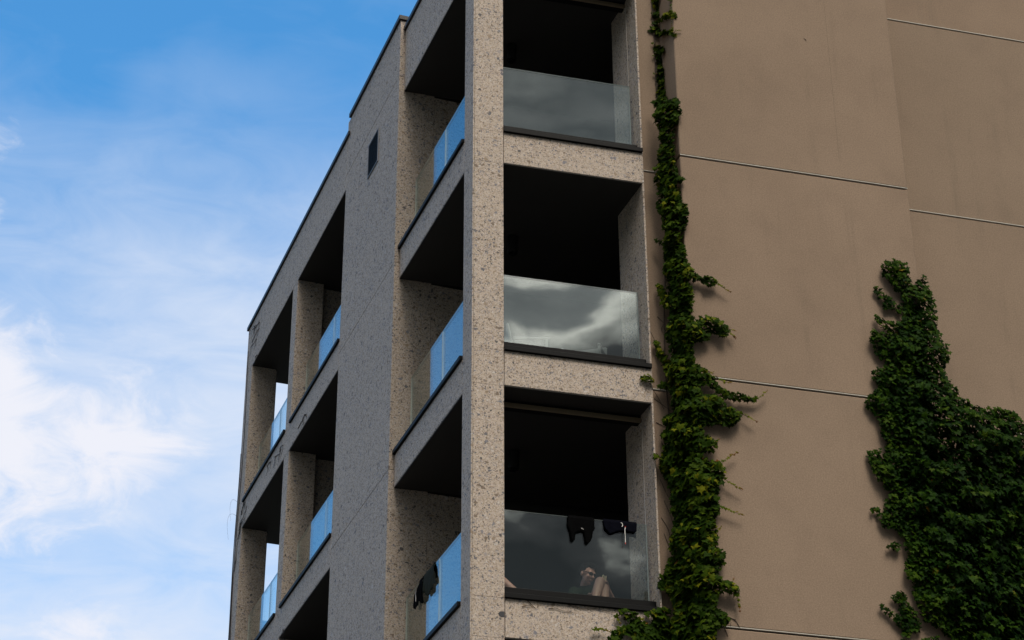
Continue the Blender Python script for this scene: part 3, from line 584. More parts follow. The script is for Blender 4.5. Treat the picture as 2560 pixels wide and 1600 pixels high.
TN=[[[1.832,-1.036],[1.946,-1.104]],[[2.069,-0.874],[2.034,-0.932],[2.048,-0.983]],[[1.906,-1.872],[1.992,-1.929],[2.116,-2.015]],[[1.919,-2.176],[2.012,-2.215],[2.108,-2.186]],[[1.82,-1.768],[1.963,-1.865],[2.022,-1.993]],[[1.973,-2.404],[1.999,-2.534]],[[1.937,-2.888],[2.007,-3.059],[2.08,-3.18]],[[1.973,-3.144],[2.043,-3.314],[2.082,-3.469]],[[1.933,-3.358],[2.005,-3.478],[2.044,-3.633]],[[1.956,-3.547],[2.011,-3.7]],[[1.992,-0.778],[2.085,-0.871]],[[2.762,-1.661],[2.887,-1.695]],[[2.858,-4.648],[2.961,-4.668],[3.001,-4.754]],[[0.33,-4.526],[0.369,-4.563],[0.418,-4.609]],[[0.26,-4.599],[0.31,-4.579],[0.369,-4.578]],[[0.444,-4.555],[0.433,-4.587]],[[0.767,-4.523],[0.867,-4.544],[0.917,-4.554],[1.077,-4.538],[1.167,-4.549],[1.278,-4.569]],[[0.557,-4.59],[0.637,-4.577],[0.716,-4.6],[0.796,-4.597],[0.835,-4.613]]]
TNW=[[[2.875,-4.642],[2.922,-4.658],[2.974,-4.696],[3.01,-4.755]],[[2.836,-4.788],[2.856,-4.833],[2.866,-4.871]],[[2.902,-4.719],[2.904,-4.75]],[[4.402,3.321],[4.37,3.355]]]
DL=[[[11.441,4.811],[11.187,4.727],[10.975,4.691],[10.912,4.734]],[[11.377,4.543],[11.199,4.578],[11.061,4.582],[10.851,4.546]],[[11.46,4.496],[11.264,4.457],[11.027,4.435]],[[11.044,4.111],[10.893,4.052]],[[11.355,4.843],[11.145,4.743],[10.846,4.647]],[[7.759,1.149],[7.534,1.162],[7.392,1.203],[7.274,1.163],[7.236,1.073]],[[9.642,1.39],[9.478,1.407],[9.402,1.36]],[[8.836,1.268],[8.812,1.347],[8.685,1.31],[8.599,1.281]],[[9.174,1.335],[8.96,1.28],[8.792,1.248]],[[11.385,1.353],[11.209,1.409],[11.086,1.421]],[[11.436,1.177],[11.215,1.181],[11.01,1.24],[10.927,1.286]],[[11.47,1.059],[11.315,1.076],[11.237,1.141]],[[11.309,1.304],[11.271,1.403],[11.192,1.468],[11.163,1.554]],[[11.453,1.118],[11.298,1.134],[11.043,1.123]],[[8.023,-1.926],[7.899,-2.028]],[[11.499,0.924],[11.42,0.989],[11.332,1.017]],[[11.557,0.41],[11.516,0.621],[11.49,0.887]]]

# ------------------------------------------------------------------ climbing plants
def plan(PL):
    P = [np.array(p, float) for p in PL]; seg = []; acc = 0.0
    for a, b in zip(P[:-1], P[1:]):
        l = float(np.linalg.norm(b - a)); u = (b - a) / l; n = np.array([u[1], -u[0]])
        seg.append((acc, acc + l, a, u, n)); acc += l
    return seg
def at(seg, t, soft=0.16):
    """point on the wall line at arc length t, with the normal eased round the corners"""
    for i, (a, b, p, u, n) in enumerate(seg):
        if t <= b or i == len(seg) - 1:
            m = n.copy()
            if i + 1 < len(seg) and b - t < soft: m = n * (0.5 + 0.5 * (b - t) / soft) + seg[i + 1][4] * (0.5 - 0.5 * (b - t) / soft)
            elif i > 0 and t - a < soft: m = n * (0.5 + 0.5 * (t - a) / soft) + seg[i - 1][4] * (0.5 - 0.5 * (t - a) / soft)
            m = m / max(1e-6, np.linalg.norm(m))
            return p + u * (t - a), m
def inside(pt, poly):
    x, y = pt; c = False; j = len(poly) - 1
    for i in range(len(poly)):
        xi, yi = poly[i]; xj, yj = poly[j]
        if (yi > y) != (yj > y) and x < (xj - xi) * (y - yi) / (yj - yi) + xi: c = not c
        j = i
    return c
CREEPER_LEAF = [(0, 0.10), (0.20, 0.30), (0.52, 0.22), (0.42, -0.05), (0.56, -0.30), (0.30, -0.36), (0.12, -0.52), (0, -0.86), (-0.12, -0.52), (-0.30, -0.36), (-0.56, -0.30), (-0.42, -0.05), (-0.52, 0.22), (-0.20, 0.30)]
IVY_LEAF = [(0, 0.05), (0.26, 0.30), (0.46, 0.14), (0.36, -0.02), (0.62, -0.22), (0.26, -0.34), (0, -0.82), (-0.26, -0.34), (-0.62, -0.22), (-0.36, -0.02), (-0.46, 0.14), (-0.26, 0.30)]
def leaf_geo(outline, curl):
    c = [(0, -0.08, 0.05)]
    for x, y in outline:
        z = 0.10 * abs(x) * 1.2 - 0.22 * curl * max(0, -y) ** 2 - 0.12 * abs(x) ** 2 * curl * 2
        c.append((x, y, z))
    n = len(outline)
    return np.array(c), [(0, i + 1, (i + 1) % n + 1) for i in range(n)]
def leaf_frame(n2, tilt, roll, yaw):
    n = Vector((n2[0], n2[1], 0)); up = Vector((0, 0, 1)); side = up.cross(n)
    nn = (n * math.cos(tilt) + up * math.sin(tilt)).normalized()
    nn = (Matrix.Rotation(yaw, 3, up) @ nn)
    sx = up.cross(nn).normalized(); yy = nn.cross(sx)
    m = Matrix((sx, yy, nn)).transposed()
    return m @ Matrix.Rotation(roll, 3, 'Z')
class Plant:
    def __init__(self, root, material, outline):
        self.root, self.mat, self.outline = root, material, outline
        self.leaves = []                        # (offset, position, matrix, size, tone)
        self.geos = [leaf_geo(outline, c) for c in (0.5, 1.0, 1.6)]
    def add(self, pos, n2, size, tone, off, tilt=None, roll=None):
        tilt = random.gauss(0.42, 0.30) if tilt is None else tilt
        roll = random.gauss(0, 0.5) if roll is None else roll
        self.leaves.append((off, Vector(pos), leaf_frame(n2, tilt, roll, random.gauss(0, 0.45)), size, tone))
    def finish(self, singles=300, visible=lambda p: True):
        vis = [i for i, l in enumerate(self.leaves) if visible(l[1])]
        vis.sort(key=lambda i: -(self.leaves[i][0] * 2 + self.leaves[i][3]))
        pick = set(vis[:singles])
        tones = [0.05, 0.2, 0.35, 0.5, 0.62, 0.75, 0.86, 0.97]
        meshes = {}
        for gi, (vs, fs) in enumerate(self.geos):
            for ti, tn in enumerate(tones):
                me = bpy.data.meshes.new('leaf'); me.from_pydata([tuple(v) for v in vs], [], fs)
                at_ = me.attributes.new('tone', 'FLOAT', 'FACE'); at_.data.foreach_set('value', [tn] * len(fs))
                me.materials.append(MT[self.mat]); meshes[(gi, ti)] = me
        V, F, Tn = [], [], []; base = 0
        r0 = self.root.location
        for i, (off, p, m, s, tone) in enumerate(self.leaves):
            gi = i % 3
            if i in pick:
                ti = min(range(8), key=lambda q: abs(tones[q] - tone))
                o = bpy.data.objects.new('leaf', meshes[(gi, ti)])
                mm = m.to_4x4(); mm = Matrix.Translation(p - r0) @ mm @ Matrix.Scale(s, 4)
                o.matrix_basis = mm; link(o, self.root)
            else:
                vs, fs = self.geos[gi]
                mm = np.array(m); V.append((vs * s) @ mm.T + np.array(p - r0)); F.append(np.array(fs) + base); base += len(vs); Tn += [tone] * len(fs)
        me = bpy.data.meshes.new('foliage'); me.from_pydata(np.concatenate(V).tolist(), [], np.concatenate(F).tolist())
        a = me.attributes.new('tone', 'FLOAT', 'FACE'); a.data.foreach_set('value', Tn)
        me.materials.append(MT[self.mat])
        o = bpy.data.objects.new('foliage', me); link(o, self.root); o['kind'] = 'stuff'
def fill(plant, polys, seg, density, thick, size, tone_fn, edge=0.10, core=0.0):
    for poly in polys:
        if len(poly) < 3: continue
        P = np.array(poly); lo, hi = P.min(0), P.max(0)
        # jittered grid keeps the cover even, clumps come from a noise field
        step = 1.0 / math.sqrt(density)
        t = lo[0]
        while t < hi[0]:
            z = lo[1]
            while z < hi[1]:
                q = (t + random.uniform(-.7, .7) * step, z + random.uniform(-.7, .7) * step); z += step
                if not inside(q, poly): continue
                dist = float(np.sqrt(((P - q) ** 2).sum(1)).min())
                k = min(1.0, dist / edge)
                clump = mnoise.noise(Vector((q[0] * 5.0, q[1] * 5.0, 3.1)))
                bulge = (0.22 + 0.78 * k) * thick * (0.75 + 0.8 * clump)
                outer = random.random() < 0.34               # an open outer tier of leaves over a dense inner one
                off = 0.012 + max(0.02, bulge) * (random.uniform(0.72, 1.05) if outer else random.uniform(core, 0.45 + core))
                p2, n2 = at(seg, q[0])
                s = size * random.uniform(0.62, 1.2) * (0.72 + 0.28 * k) * (1.08 if outer else 0.95)
                n2j = np.array([n2[0], n2[1]])
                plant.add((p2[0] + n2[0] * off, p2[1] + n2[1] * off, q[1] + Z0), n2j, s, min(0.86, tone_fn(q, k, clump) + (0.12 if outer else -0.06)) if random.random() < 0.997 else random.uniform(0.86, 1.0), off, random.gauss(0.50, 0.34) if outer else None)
            t += step
def runner(bm, plant, path, seg, r=0.004, leafy=True, s0=0.05, s1=0.018, off=0.02):
    pts = []
    for i, (t, z) in enumerate(path):
        p2, n2 = at(seg, t)
        pts.append((p2[0] + n2[0] * off, p2[1] + n2[1] * off, z + Z0))
    tube(bm, pts, r, 5, 0.5)
    if not leafy: return
    tot = sum((Vector(b) - Vector(a)).length for a, b in zip(pts[:-1], pts[1:])); d = 0.0
    for a, b in zip(pts[:-1], pts[1:]):
        a, b = Vector(a), Vector(b); l = (b - a).length; x = 0.0
        while x < l:
            f = (d + x) / tot
            p2, n2 = at(seg, path[0][0] + (path[-1][0] - path[0][0]) * f)
            p = a.lerp(b, x / l) + Vector((n2[0], n2[1], 0)) * 0.015 + Vector((0, 0, random.uniform(-.012, .012)))
            s = s0 + (s1 - s0) * f
            plant.add(p, n2, s * random.uniform(.8, 1.2), min(1.0, 0.66 + 0.34 * f + random.uniform(-.08, .06)), 0.0)
            x += s * 0.8
        d += l
segA, segB, segC = plan(PA), plan(PB), plan(PC)

CR = empty('wall_creeper', (2.45, 0.02, 0.13))
tag(CR, 'yellow green creeper climbing in a narrow column beside the concrete block', 'climbing plant')
cr = Plant(CR, 'creeper', CREEPER_LEAF)
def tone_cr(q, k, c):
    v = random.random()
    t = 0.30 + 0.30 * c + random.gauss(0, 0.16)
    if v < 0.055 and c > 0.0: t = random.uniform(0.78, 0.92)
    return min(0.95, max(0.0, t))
def tone_cr2(q, k, c):
    return min(0.9, max(0.1, 0.42 + random.gauss(0, 0.18)))
def tone_y(q, k, c):
    return min(0.9, max(0.2, 0.64 + random.gauss(0, 0.14)))
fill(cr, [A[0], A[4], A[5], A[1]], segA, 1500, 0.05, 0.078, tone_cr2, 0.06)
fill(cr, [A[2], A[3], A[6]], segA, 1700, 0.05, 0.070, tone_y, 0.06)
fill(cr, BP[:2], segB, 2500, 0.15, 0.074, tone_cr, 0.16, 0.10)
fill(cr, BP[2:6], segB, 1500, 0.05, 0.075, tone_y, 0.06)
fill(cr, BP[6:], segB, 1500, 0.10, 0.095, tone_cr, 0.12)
bm = bmesh.new()
for p in TW: runner(bm, cr, p, segB, 0.0035)
for p in TWA: runner(bm, cr, p, segA, 0.003, True, 0.035, 0.014)
for p in TN + TNW: runner(bm, cr, p, segA, 0.0042, False, off=0.006)
# main stems from the ground up to the top of the wall
for j in range(5):
    pts = []
    for z in np.arange(BASE + 0.02, 4.3, 0.22):
        low = max(0.0, min(1.0, (2.6 - z) / 1.2))
        t = 2.03 + 0.10 * j * low + 0.05 * math.sin(z * (1.1 + 0.3 * j) + j * 2) * (0.4 + low)
        p2, n2 = at(segA, min(t + 0.10, 2.17 + 0.02 * j)); pts.append((p2[0] + n2[0] * 0.02, p2[1] + n2[1] * (0.02 + 0.03 * j * low), z + Z0))
    tube(bm, pts, 0.014 - 0.0015 * j, 6, 0.35)
obj('stem', bm, 'twig', CR, True)
cr.finish(300, lambda p: p.z > Z0 - 4.9 and p.z < Z0 + 3.9)

IV = empty('ivy', (5.5, 0.0, 0.13))
tag(IV, 'dark green ivy mass spreading over the right edge of the rendered wall', 'ivy')
iv = Plant(IV, 'ivy', IVY_LEAF)
def tone_iv(q, k, c):
    t = 0.24 + 0.30 * c + random.gauss(0, 0.15) + 0.30 * (1 - k)
    return min(0.62, max(0.0, t))
fill(iv, CP[:1], segC, 2100, 0.24, 0.076, tone_iv, 0.40, 0.12)
fill(iv, CP[5:], segC, 1300, 0.24, 0.085, tone_iv, 0.40, 0.12)
fill(iv, CP[1:5], segC, 2000, 0.035, 0.062, lambda q, k, c: tone_iv(q, 0.4, c), 0.10)
bm = bmesh.new()
for j in range(12):
    pts = []
    for z in np.arange(BASE + 0.02, 1.0, 0.2):
        t = 4.50 + 0.20 * j + 0.10 * math.sin(z * 1.3 + j)
        if z > -4.9 and not inside((t, z + 0.25), CP[0]): break
        p2, n2 = at(segC, t); pts.append((p2[0] + n2[0] * 0.02, p2[1] + n2[1] * 0.02, z + Z0))
    tube(bm, pts, 0.016, 6, 0.3)
obj('stem', bm, 'twig', IV, True)
iv.finish(300, lambda p: -5 < p.z - Z0 < 1.6 and p.x < 6.9)

DV = empty('dead_vine', (*LP(R5 - 0.1, D2 + 0.03), 0.13))
tag(DV, 'bare dark vine stems clinging to the far end of the side wall', 'vine')
bm = bmesh.new()
def wall_pt(s, z, off=0.006):
    x, y = LP(s, D2 + off); return (x, y, z + Z0)
for p in DL:
    fine = []
    for (a, b) in zip(p[:-1], p[1:]):
        for i in range(5):
            f = i / 5; fine.append((a[0] + (b[0] - a[0]) * f + random.uniform(-.03, .03), a[1] + (b[1] - a[1]) * f + random.uniform(-.015, .015)))
    fine.append(tuple(p[-1])); fine = [(min(s, R5 - 0.004), z) for s, z in fine]
    tube(bm, [wall_pt(s, z) for s, z in fine], 0.0055, 5, 0.5)
    for q in range(3):
        s, z = random.choice(fine)
        tube(bm, [wall_pt(min(s + i * random.uniform(-.04, .05), R5 - .003), z - i * 0.05, 0.008) for i in range(4)], 0.003, 4, 0.5)
pts = [wall_pt(R5 - 0.05 + 0.03 * math.sin(z * 2.1), z, 0.012) for z in np.arange(BASE + 0.02, 2.6, 0.15)]
tube(bm, pts, 0.014, 6, 0.5)
pts = [wall_pt(R5 - 0.16 + 0.07 * math.sin(z * 1.4 + 1), z, 0.010) for z in np.arange(BASE + 0.02, 4.6, 0.15)]
tube(bm, pts, 0.012, 6, 0.4)
# a few loose whips springing off the arris
for z, l in ((1.70, 0.35), (1.45, 0.45)):
    c = LP(R5, D2 + 0.01)
    tube(bm, [(c[0] - 0.28 * l * math.sin(f * 2.4), c[1] + 0.12 * f, z + Z0 - l * 0.9 * f ** 1.6 + 0.12 * math.sin(f * 3)) for f in np.linspace(0, 1, 9)], 0.0022, 5, 0.5)
obj('stem', bm, 'deadtwig', DV, True)

# ------------------------------------------------------------------ laundry
def cloth(name, outline, frame, depth, material, parent=None, thick=0.005, amp=0.012, seed=0):
    """outline in (along, z); frame(a, d) -> (x, y) with d metres outwards from the pane"""
    bm = bmesh.new()
    vs = [bm.verts.new((a, 0, z)) for a, z in outline]
    es = [bm.edges.new((vs[i], vs[(i + 1) % len(vs)])) for i in range(len(vs))]
    bmesh.ops.triangle_fill(bm, edges=es, use_beauty=True)
    for _ in range(3):
        long = [e for e in bm.edges if e.calc_length() > 0.03]
        if long: bmesh.ops.subdivide_edges(bm, edges=long, cuts=1)
        bmesh.ops.triangulate(bm, faces=bm.faces)
    bmesh.ops.recalc_face_normals(bm, faces=bm.faces)
    for v in bm.verts:
        a, z = v.co.x, v.co.z
        ztop = max(q[1] for q in outline)
        f = min(1.0, (ztop - z) / 0.15)
        dd = depth + amp * f * (0.6 + mnoise.noise(Vector((a * 22 + seed, z * 6, seed)))+ 0.5 * math.sin(a * 70 + seed))
        x, y = frame(a, dd); v.co = (x, y, z + Z0)
    r = bmesh.ops.solidify(bm, geom=bm.faces[:], thickness=thick)
    return obj(name, bm, material, parent, True)
RG = lambda a, d: (a, 0.188 - d)                    # outside of the street-front pane
LG = lambda a, d: LP(a, -0.188 + d)                 # outside of the corner-bay pane
def over_rim(name, a0, a1, ztop, frame, material, parent, back=0.16):
    """the strip of cloth that folds over the glass rim and hangs down inside"""
    bm = bmesh.new(); n = 10; prof = [(0.010, -0.03), (0.010, 0.006), (0.0, 0.016), (-0.020, 0.016), (-0.032, 0.004), (-0.034, -back * 0.5), (-0.036, -back)]
    rows = []
    for i in range(n + 1):
        a = a0 + (a1 - a0) * i / n
        rows.append([bm.verts.new((*frame(a, d + 0.004 * math.sin(a * 60) * (z < -0.05)), ztop + z + Z0 + 0.01 * math.sin(a * 31) * (z < -0.05))) for d, z in prof])
    for r, s in zip(rows[:-1], rows[1:]):
        for j in range(len(prof) - 1): bm.faces.new((r[j], s[j], s[j + 1], r[j + 1]))
    bmesh.ops.recalc_face_normals(bm, faces=bm.faces)
    bmesh.ops.solidify(bm, geom=bm.faces[:], thickness=0.005)
    return obj(name, bm, material, parent, True)
GT = SILL[2] + GTOP
TANK = [[1.143, -3.40], [1.447, -3.40], [1.443, -3.483], [1.45, -3.52], [1.429, -3.56], [1.413, -3.637], [1.4, -3.671], [1.358, -3.713], [1.338, -3.694], [1.329, -3.625], [1.32, -3.577], [1.289, -3.568], [1.253, -3.579], [1.227, -3.598], [1.217, -3.68], [1.196, -3.698], [1.174, -3.685], [1.167, -3.61], [1.151, -3.548], [1.131, -3.507], [1.139, -3.463]]
SHORTS = [[1.551, -3.40], [1.939, -3.40], [1.93, -3.502], [1.902, -3.516], [1.829, -3.51], [1.756, -3.513], [1.693, -3.531], [1.62, -3.566], [1.6, -3.541], [1.565, -3.502], [1.555, -3.459]]
tk = empty('tank_top', (1.29, 0.188, GT - 0.3 + Z0))
tag(tk, 'black tank top hung upside down over the glass balustrade', 'tank top')
cloth('body', TANK, RG, 0.012, 'black_cloth', tk, seed=1)
over_rim('fold', 1.143, 1.447, GT, RG, 'black_cloth', tk)
bm = bmesh.new(); tube(bm, [(1.287 + 0.028 * i / 6, 0.150, -3.542 - 0.006 * i / 6 + 0.003 * math.sin(i) + Z0) for i in range(7)], 0.0035, 5)
obj('logo', bm, 'cord', tk)
sh = empty('swim_shorts', (1.74, 0.188, GT - 0.15 + Z0))
tag(sh, 'navy swim shorts with white drawstring drying on the glass balustrade', 'shorts')
cloth('body', SHORTS, RG, 0.012, 'navy', sh, seed=4)
over_rim('fold', 1.551, 1.939, GT, RG, 'navy', sh)
bm = bmesh.new(); tube(bm, [(1.796, 0.150, -3.471 + Z0), (1.787, 0.143, -3.514 + Z0), (1.790, 0.143, -3.578 + Z0), (1.789, 0.143, -3.66 + Z0)], 0.0042, 6)
tube(bm, [(1.746, 0.150, -3.421 + Z0), (1.764, 0.148, -3.435 + Z0), (1.766, 0.146, -3.456 + Z0), (1.755, 0.146, -3.472 + Z0)], 0.0042, 6)
cdd = obj('drawstring', bm, 'cord', sh)
bm = bmesh.new(); tube(bm, [(1.789, 0.143, -3.66 + Z0), (1.789, 0.143, -3.678 + Z0)], 0.006, 6)
obj('cord_tip', bm, 'redtip', cdd)
bm = bmesh.new(); tube(bm, [(1.7965, 0.149, -3.475 + Z0), (1.797, 0.149, -3.462 + Z0)], 0.006, 6)
obj('cord_tip', bm, 'redtip', cdd)
C1 = [[1.81, -3.40], [1.775, -3.50], [1.70, -3.675], [1.80, -3.655], [1.85, -3.70], [1.93, -3.735], [2.02, -3.72], [2.09, -3.66], [2.15, -3.62], [2.22, -3.60], [2.23, -3.50], [2.19, -3.40]]
C2 = [[2.22, -3.40], [2.33, -3.40], [2.40, -3.47], [2.50, -3.53], [2.54, -3.61], [2.50, -3.69], [2.43, -3.735], [2.36, -3.70], [2.31, -3.665], [2.27, -3.71], [2.19, -3.745], [2.14, -3.72], [2.14, -3.65], [2.19, -3.58], [2.20, -3.50]]
tw = empty('hand_towel', (*LP(2.0, -0.188), GT - 0.28 + Z0))
tag(tw, 'olive grey cloth hung over the side balustrade of the corner loggia', 'towel')
cloth('body', C1, LG, 0.012, 'olive', tw, amp=0.016, seed=2); over_rim('fold', 1.81, 2.19, GT, LG, 'olive', tw)
sw = empty('swimming_trunks', (*LP(2.35, -0.188), GT - 0.29 + Z0))
tag(sw, 'black trunks with white piping on the side balustrade next to an olive cloth', 'trunks')
cloth('body', C2, LG, 0.018, 'black_cloth', sw, amp=0.016, seed=3); over_rim('fold', 2.22, 2.33, GT, LG, 'black_cloth', sw)
bm = bmesh.new(); tube(bm, [(*LP(s, -0.188 + 0.052), z + Z0) for s, z in ((2.30, -3.43), (2.355, -3.49), (2.37, -3.57), (2.36, -3.66))], 0.003, 5)
obj('piping', bm, 'cable', sw)

# ------------------------------------------------------------------ people (voxel-remeshed bodies)
def capsule(bm, a, b, ra, rb, seg=14):
    a, b = Vector(a), Vector(b); d = b - a
    L_ = max(d.length, 1e-4); q = d.to_track_quat('Z', 'Y').to_matrix().to_4x4()
    rings = []; prof = []
    for i in range(5): t = -math.pi / 2 + math.pi / 2 * i / 4; prof.append((ra * math.cos(t), ra * math.sin(t)))
    for i in range(5): t = math.pi / 2 * i / 4; prof.append((rb * math.cos(t), L_ + rb * math.sin(t)))
    for r, z in prof:
        rings.append([bm.verts.new(a + (q @ Vector((max(r, 1e-4) * math.cos(2 * math.pi * k / seg), max(r, 1e-4) * math.sin(2 * math.pi * k / seg), z)))) for k in range(seg)])
    for r, s in zip(rings[:-1], rings[1:]):
        for k in range(seg): bm.faces.new((r[k], r[(k + 1) % seg], s[(k + 1) % seg], s[k]))
    bm.faces.new(rings[0][::-1]); bm.faces.new(rings[-1])
def ball(bm, c, rx, ry, rz, rot=None):
    m = Matrix.Translation(Vector(c)) @ (rot.to_4x4() if rot else Matrix.Identity(4)) @ Matrix.Diagonal((rx, ry, rz, 1))
    bmesh.ops.create_uvsphere(bm, u_segments=18, v_segments=12, radius=1.0, matrix=m)
def remeshed(name, bm, material, parent, voxel, smooth_it=4):
    me = bpy.data.meshes.new('tmp'); bm.to_mesh(me); bm.free()
    o = bpy.data.objects.new('tmp', me); COL.objects.link(o)
    r = o.modifiers.new('r', 'REMESH'); r.mode = 'VOXEL'; r.voxel_size = voxel
    s = o.modifiers.new('s', 'SMOOTH'); s.iterations = smooth_it; s.factor = 0.5
    dg = bpy.context.evaluated_depsgraph_get()
    ev = o.evaluated_get(dg); m2 = bpy.data.meshes.new_from_object(ev)
    bpy.data.objects.remove(o); bpy.data.meshes.remove(me)
    b2 = bmesh.new(); b2.from_mesh(m2); bpy.data.meshes.remove(m2)
    return obj(name, b2, material, parent, True)
def zv(x, y, z): return Vector((x, y, z + Z0))
def build_person(name, label, J, head_dir, head_tilt, with_book):
    P = empty(name, J['hip']); tag(P, label, 'person')
    bm = bmesh.new()
    hip, chest, neck, head = J['hip'], J['chest'], J['neck'], J['head']
    side = J['side'].normalized()
    capsule(bm, hip, chest, 0.125, 0.135); capsule(bm, hip - side * 0.07, hip + side * 0.07, 0.115, 0.115)
    capsule(bm, chest - side * 0.15, chest + side * 0.15, 0.075, 0.075); capsule(bm, chest, neck, 0.09, 0.058); capsule(bm, neck, head - Vector((0, 0, 0.04)), 0.056, 0.054)
    for s_ in ('l', 'r'):
        sh_, el, wr = J['shoulder_' + s_], J['elbow_' + s_], J['wrist_' + s_]
        kn, an, to = J['knee_' + s_], J['ankle_' + s_], J['toe_' + s_]
        hp = hip + side * (0.09 if s_ == 'l' else -0.09)
        capsule(bm, sh_, el, 0.052, 0.042); capsule(bm, el, wr, 0.042, 0.028)
        capsule(bm, hp, kn, 0.085, 0.058); capsule(bm, kn, an, 0.057, 0.036)
        mid = kn.lerp(an, 0.30); ball(bm, mid + Vector((0, 0.015, -0.012)), 0.056, 0.056, 0.075)
        capsule(bm, an, to, 0.036, 0.028); capsule(bm, an, an - (to - an).normalized() * 0.04, 0.036, 0.03)
        # hand: palm, four unequal bent fingers and a thumb from the side of the palm
        hd = (wr - el).normalized(); hs = hd.cross(Vector((0, 0, 1)));
        if hs.length < 0.1: hs = hd.cross(Vector((1, 0, 0)))
        hs.normalize(); hn = hs.cross(hd).normalized()
        palm = wr + hd * 0.055
        for q in (-0.026, 0, 0.026): capsule(bm, wr + hs * q * 0.5, wr + hd * 0.085 + hs * q, 0.017, 0.014)
        for q, ln in ((-0.033, 0.060), (-0.011, 0.076), (0.011, 0.082), (0.033, 0.074)):
            b0 = wr + hd * 0.09 + hs * q; b1 = b0 + hd * ln * 0.55 - hn * 0.010; b2 = b1 + hd * ln * 0.30 - hn * 0.032
            capsule(bm, b0, b1, 0.0105, 0.009); capsule(bm, b1, b2, 0.009, 0.008)
        t0 = wr + hd * 0.03 + hs * 0.03; t1 = t0 + hs * 0.035 + hd * 0.03; capsule(bm, t0, t1, 0.014, 0.011); capsule(bm, t1, t1 + hd * 0.03 - hn * 0.012, 0.011, 0.009)
    # head
    fwd = head_dir.normalized(); R_ = fwd.to_track_quat('-Y', 'Z').to_matrix()
    def hpnt(x, y, z): return head + R_ @ Vector((x, y, z))
    ball(bm, hpnt(0, 0.012, 0.025), 0.074, 0.092, 0.092, R_); ball(bm, hpnt(0, -0.022, -0.045), 0.058, 0.066, 0.072, R_)
    ball(bm, hpnt(0, -0.058, -0.098), 0.026, 0.024, 0.022, R_)
    capsule(bm, hpnt(0, -0.080, 0.012), hpnt(0, -0.103, -0.028), 0.010, 0.015)
    for q in (-1, 1):
        ball(bm, hpnt(q * 0.033, -0.076, 0.024), 0.022, 0.012, 0.010, R_)
        ball(bm, hpnt(q * 0.077, 0.010, -0.012), 0.010, 0.020, 0.032, R_)
        ball(bm, hpnt(q * 0.036, -0.062, -0.030), 0.022, 0.020, 0.024, R_)
    ball(bm, hpnt(0, -0.084, -0.062), 0.024, 0.010, 0.006, R_); ball(bm, hpnt(0, -0.083, -0.073), 0.020, 0.010, 0.006, R_)
    body = remeshed('body', bm, 'skin', P, 0.0065, 3)
    # hair
    bm = bmesh.new()
    ball(bm, hpnt(0, 0.026, 0.042), 0.081, 0.090, 0.088, R_); ball(bm, hpnt(0, 0.052, 0.0), 0.076, 0.062, 0.075, R_)
    ball(bm, hpnt(0.0, -0.030, 0.098), 0.055, 0.055, 0.034, R_)
    for i in range(26):
        a = random.uniform(0, 6.28); r = random.uniform(0.02, 0.07)
        ball(bm, hpnt(r * math.cos(a), 0.01 + r * math.sin(a), 0.118 - r * 0.35), 0.016, 0.016, 0.014, R_)
    remeshed('hair', bm, 'hair', P, 0.006, 2)
    # shirt
    bm = bmesh.new()
    capsule(bm, hip + Vector((0, 0, 0.02)), chest, 0.142, 0.150); capsule(bm, chest - side * 0.155, chest + side * 0.155, 0.088, 0.088); capsule(bm, chest, chest.lerp(neck, 0.7), 0.10, 0.07)
    for s_ in ('l', 'r'): capsule(bm, J['shoulder_' + s_], J['shoulder_' + s_].lerp(J['elbow_' + s_], 0.7), 0.068, 0.062)
    remeshed('shirt', bm, 'shirt', P, 0.010, 3)
    bm = bmesh.new()
    capsule(bm, hip - side * 0.075, hip + side * 0.075, 0.128, 0.128)
    for s_ in ('l', 'r'): hp = hip + side * (0.09 if s_ == 'l' else -0.09); capsule(bm, hp, hp.lerp(J['knee_' + s_], 0.62), 0.100, 0.088)
    remeshed('shorts', bm, 'trousers', P, 0.010, 3)
    # sunglasses
    bm = bmesh.new()
    for q in (-1, 1): ball(bm, hpnt(q * 0.034, -0.098, 0.006), 0.031, 0.007, 0.021, R_)
    capsule(bm, hpnt(-0.012, -0.102, 0.012), hpnt(0.012, -0.102, 0.012), 0.004, 0.004)
    for q in (-1, 1): capsule(bm, hpnt(q * 0.064, -0.094, 0.014), hpnt(q * 0.080, 0.012, 0.016), 0.004, 0.004)
    obj('sunglasses', bm, 'lens', P, True)
    return P, hpnt
J1 = dict(hip=zv(1.72, 1.06, -4.30), chest=zv(1.62, 1.05, -3.96), neck=zv(1.58, 1.00, -3.83), head=zv(1.585, 0.92, -3.735), side=Vector((1, 0.15, 0)),
          shoulder_l=zv(1.79, 1.05, -3.93), elbow_l=zv(1.88, 0.86, -4.12), wrist_l=zv(1.74, 0.68, -4.00), shoulder_r=zv(1.45, 1.02, -3.93), elbow_r=zv(1.36, 0.84, -4.16), wrist_r=zv(1.50, 0.66, -4.13),
          knee_l=zv(1.672, 0.60, -4.03), ankle_l=zv(1.63, 0.44, -4.39), toe_l=zv(1.64, 0.34, -4.43), knee_r=zv(1.615, 0.56, -3.975), ankle_r=zv(1.47, 0.40, -4.37), toe_r=zv(1.45, 0.31, -4.43))
pm, hp1 = build_person('person', 'person in dark green shirt and sunglasses with knees drawn up behind the glass', J1, Vector((0.42, -0.80, -0.40)), 0, True)
bm = bmesh.new()
for q, a in ((0, 0.25), (1, -0.25)):
    c = zv(1.675, 0.64, -3.90); m = Matrix.Translation(c) @ Matrix.Rotation(0.5 + a * 2, 4, 'Z') @ Matrix.Rotation(0.5, 4, 'X') @ Matrix.Diagonal((0.040, 0.008, 0.075, 1)) @ Matrix.Translation((0.5 if q else -0.5, 0, 0))
    bmesh.ops.create_cube(bm, size=1.0, matrix=m)
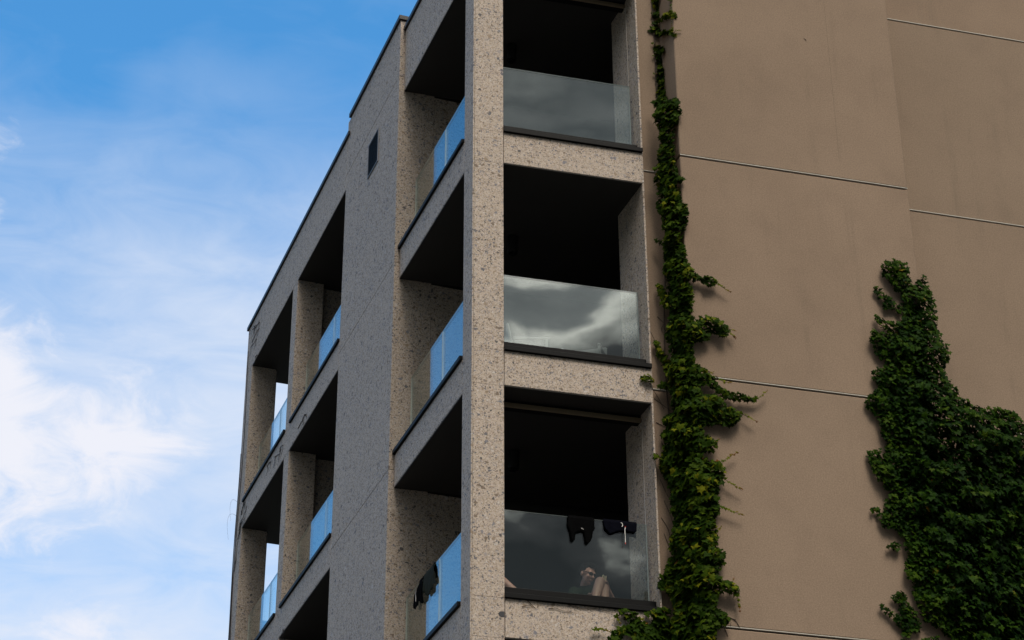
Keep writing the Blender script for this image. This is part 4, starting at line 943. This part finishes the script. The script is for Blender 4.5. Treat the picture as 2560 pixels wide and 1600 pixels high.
tag(obj('book', bm, 'paper'), 'cream paperback held open behind the raised knees of the person in sunglasses', 'book')
J2 = dict(hip=zv(0.50, 1.42, -4.30), chest=zv(0.44, 1.50, -3.96), neck=zv(0.44, 1.47, -3.80), head=zv(0.44, 1.43, -3.70), side=Vector((0.9, 0.3, 0)),
          shoulder_l=zv(0.60, 1.52, -3.93), elbow_l=zv(0.64, 1.36, -4.14), wrist_l=zv(0.54, 1.16, -4.10), shoulder_r=zv(0.28, 1.44, -3.93), elbow_r=zv(0.33, 1.25, -4.14), wrist_r=zv(0.44, 1.08, -4.08),
          knee_l=zv(0.50, 0.93, -3.845), ankle_l=zv(1.00, 0.78, -4.34), toe_l=zv(1.12, 0.75, -4.42), knee_r=zv(0.42, 1.00, -3.90), ankle_r=zv(0.86, 1.02, -4.36), toe_r=zv(0.98, 1.02, -4.43))
build_person('person', 'person mostly hidden behind the corner column with only a bare leg showing', J2, Vector((0.6, -0.7, -0.2)), 0, False)

# ------------------------------------------------------------------ chairs on the middle balcony
def chair(label, loc, rot):
    root = empty('balcony_chair', (loc[0], loc[1], loc[2] + Z0)); tag(root, label, 'chair', 'chairs on the middle balcony')
    m0 = Matrix.Translation((loc[0], loc[1], loc[2] + Z0)) @ Matrix.Rotation(rot, 4, 'Z')
    def slab(name, c, size, rx=0.0, bev=0.012):
        b = bmesh.new(); bmesh.ops.create_cube(b, size=1.0, matrix=Matrix.Diagonal((*size, 1)))
        bmesh.ops.bevel(b, geom=b.edges[:], offset=min(bev, min(size) * 0.4), segments=2, affect='EDGES')
        bmesh.ops.transform(b, matrix=m0 @ Matrix.Translation(c) @ Matrix.Rotation(rx, 4, 'X'), verts=b.verts)
        return obj(name, b, 'chair', root)
    slab('seat', (0, 0, 0.43), (0.46, 0.44, 0.035))
    slab('backrest', (0, 0.245, 0.66), (0.44, 0.03, 0.42), -0.18)
    for x in (-0.21, 0.21):
        for y in (-0.20, 0.20): slab('leg', (x, y, 0.21), (0.035, 0.035, 0.415), 0, 0.006)
        slab('armrest', (x * 1.06, 0.01, 0.65), (0.04, 0.44, 0.025)); slab('arm_post', (x * 1.06, -0.18, 0.54), (0.03, 0.03, 0.20), 0, 0.006)
FL1 = SILL[1] - 0.02
chair('pale balcony chair seen edge on behind the left half of the middle glass', (0.95, 0.95, FL1), math.radians(78))
chair('pale balcony chair turned to the right behind the middle glass', (1.62, 0.95, FL1), math.radians(-30))
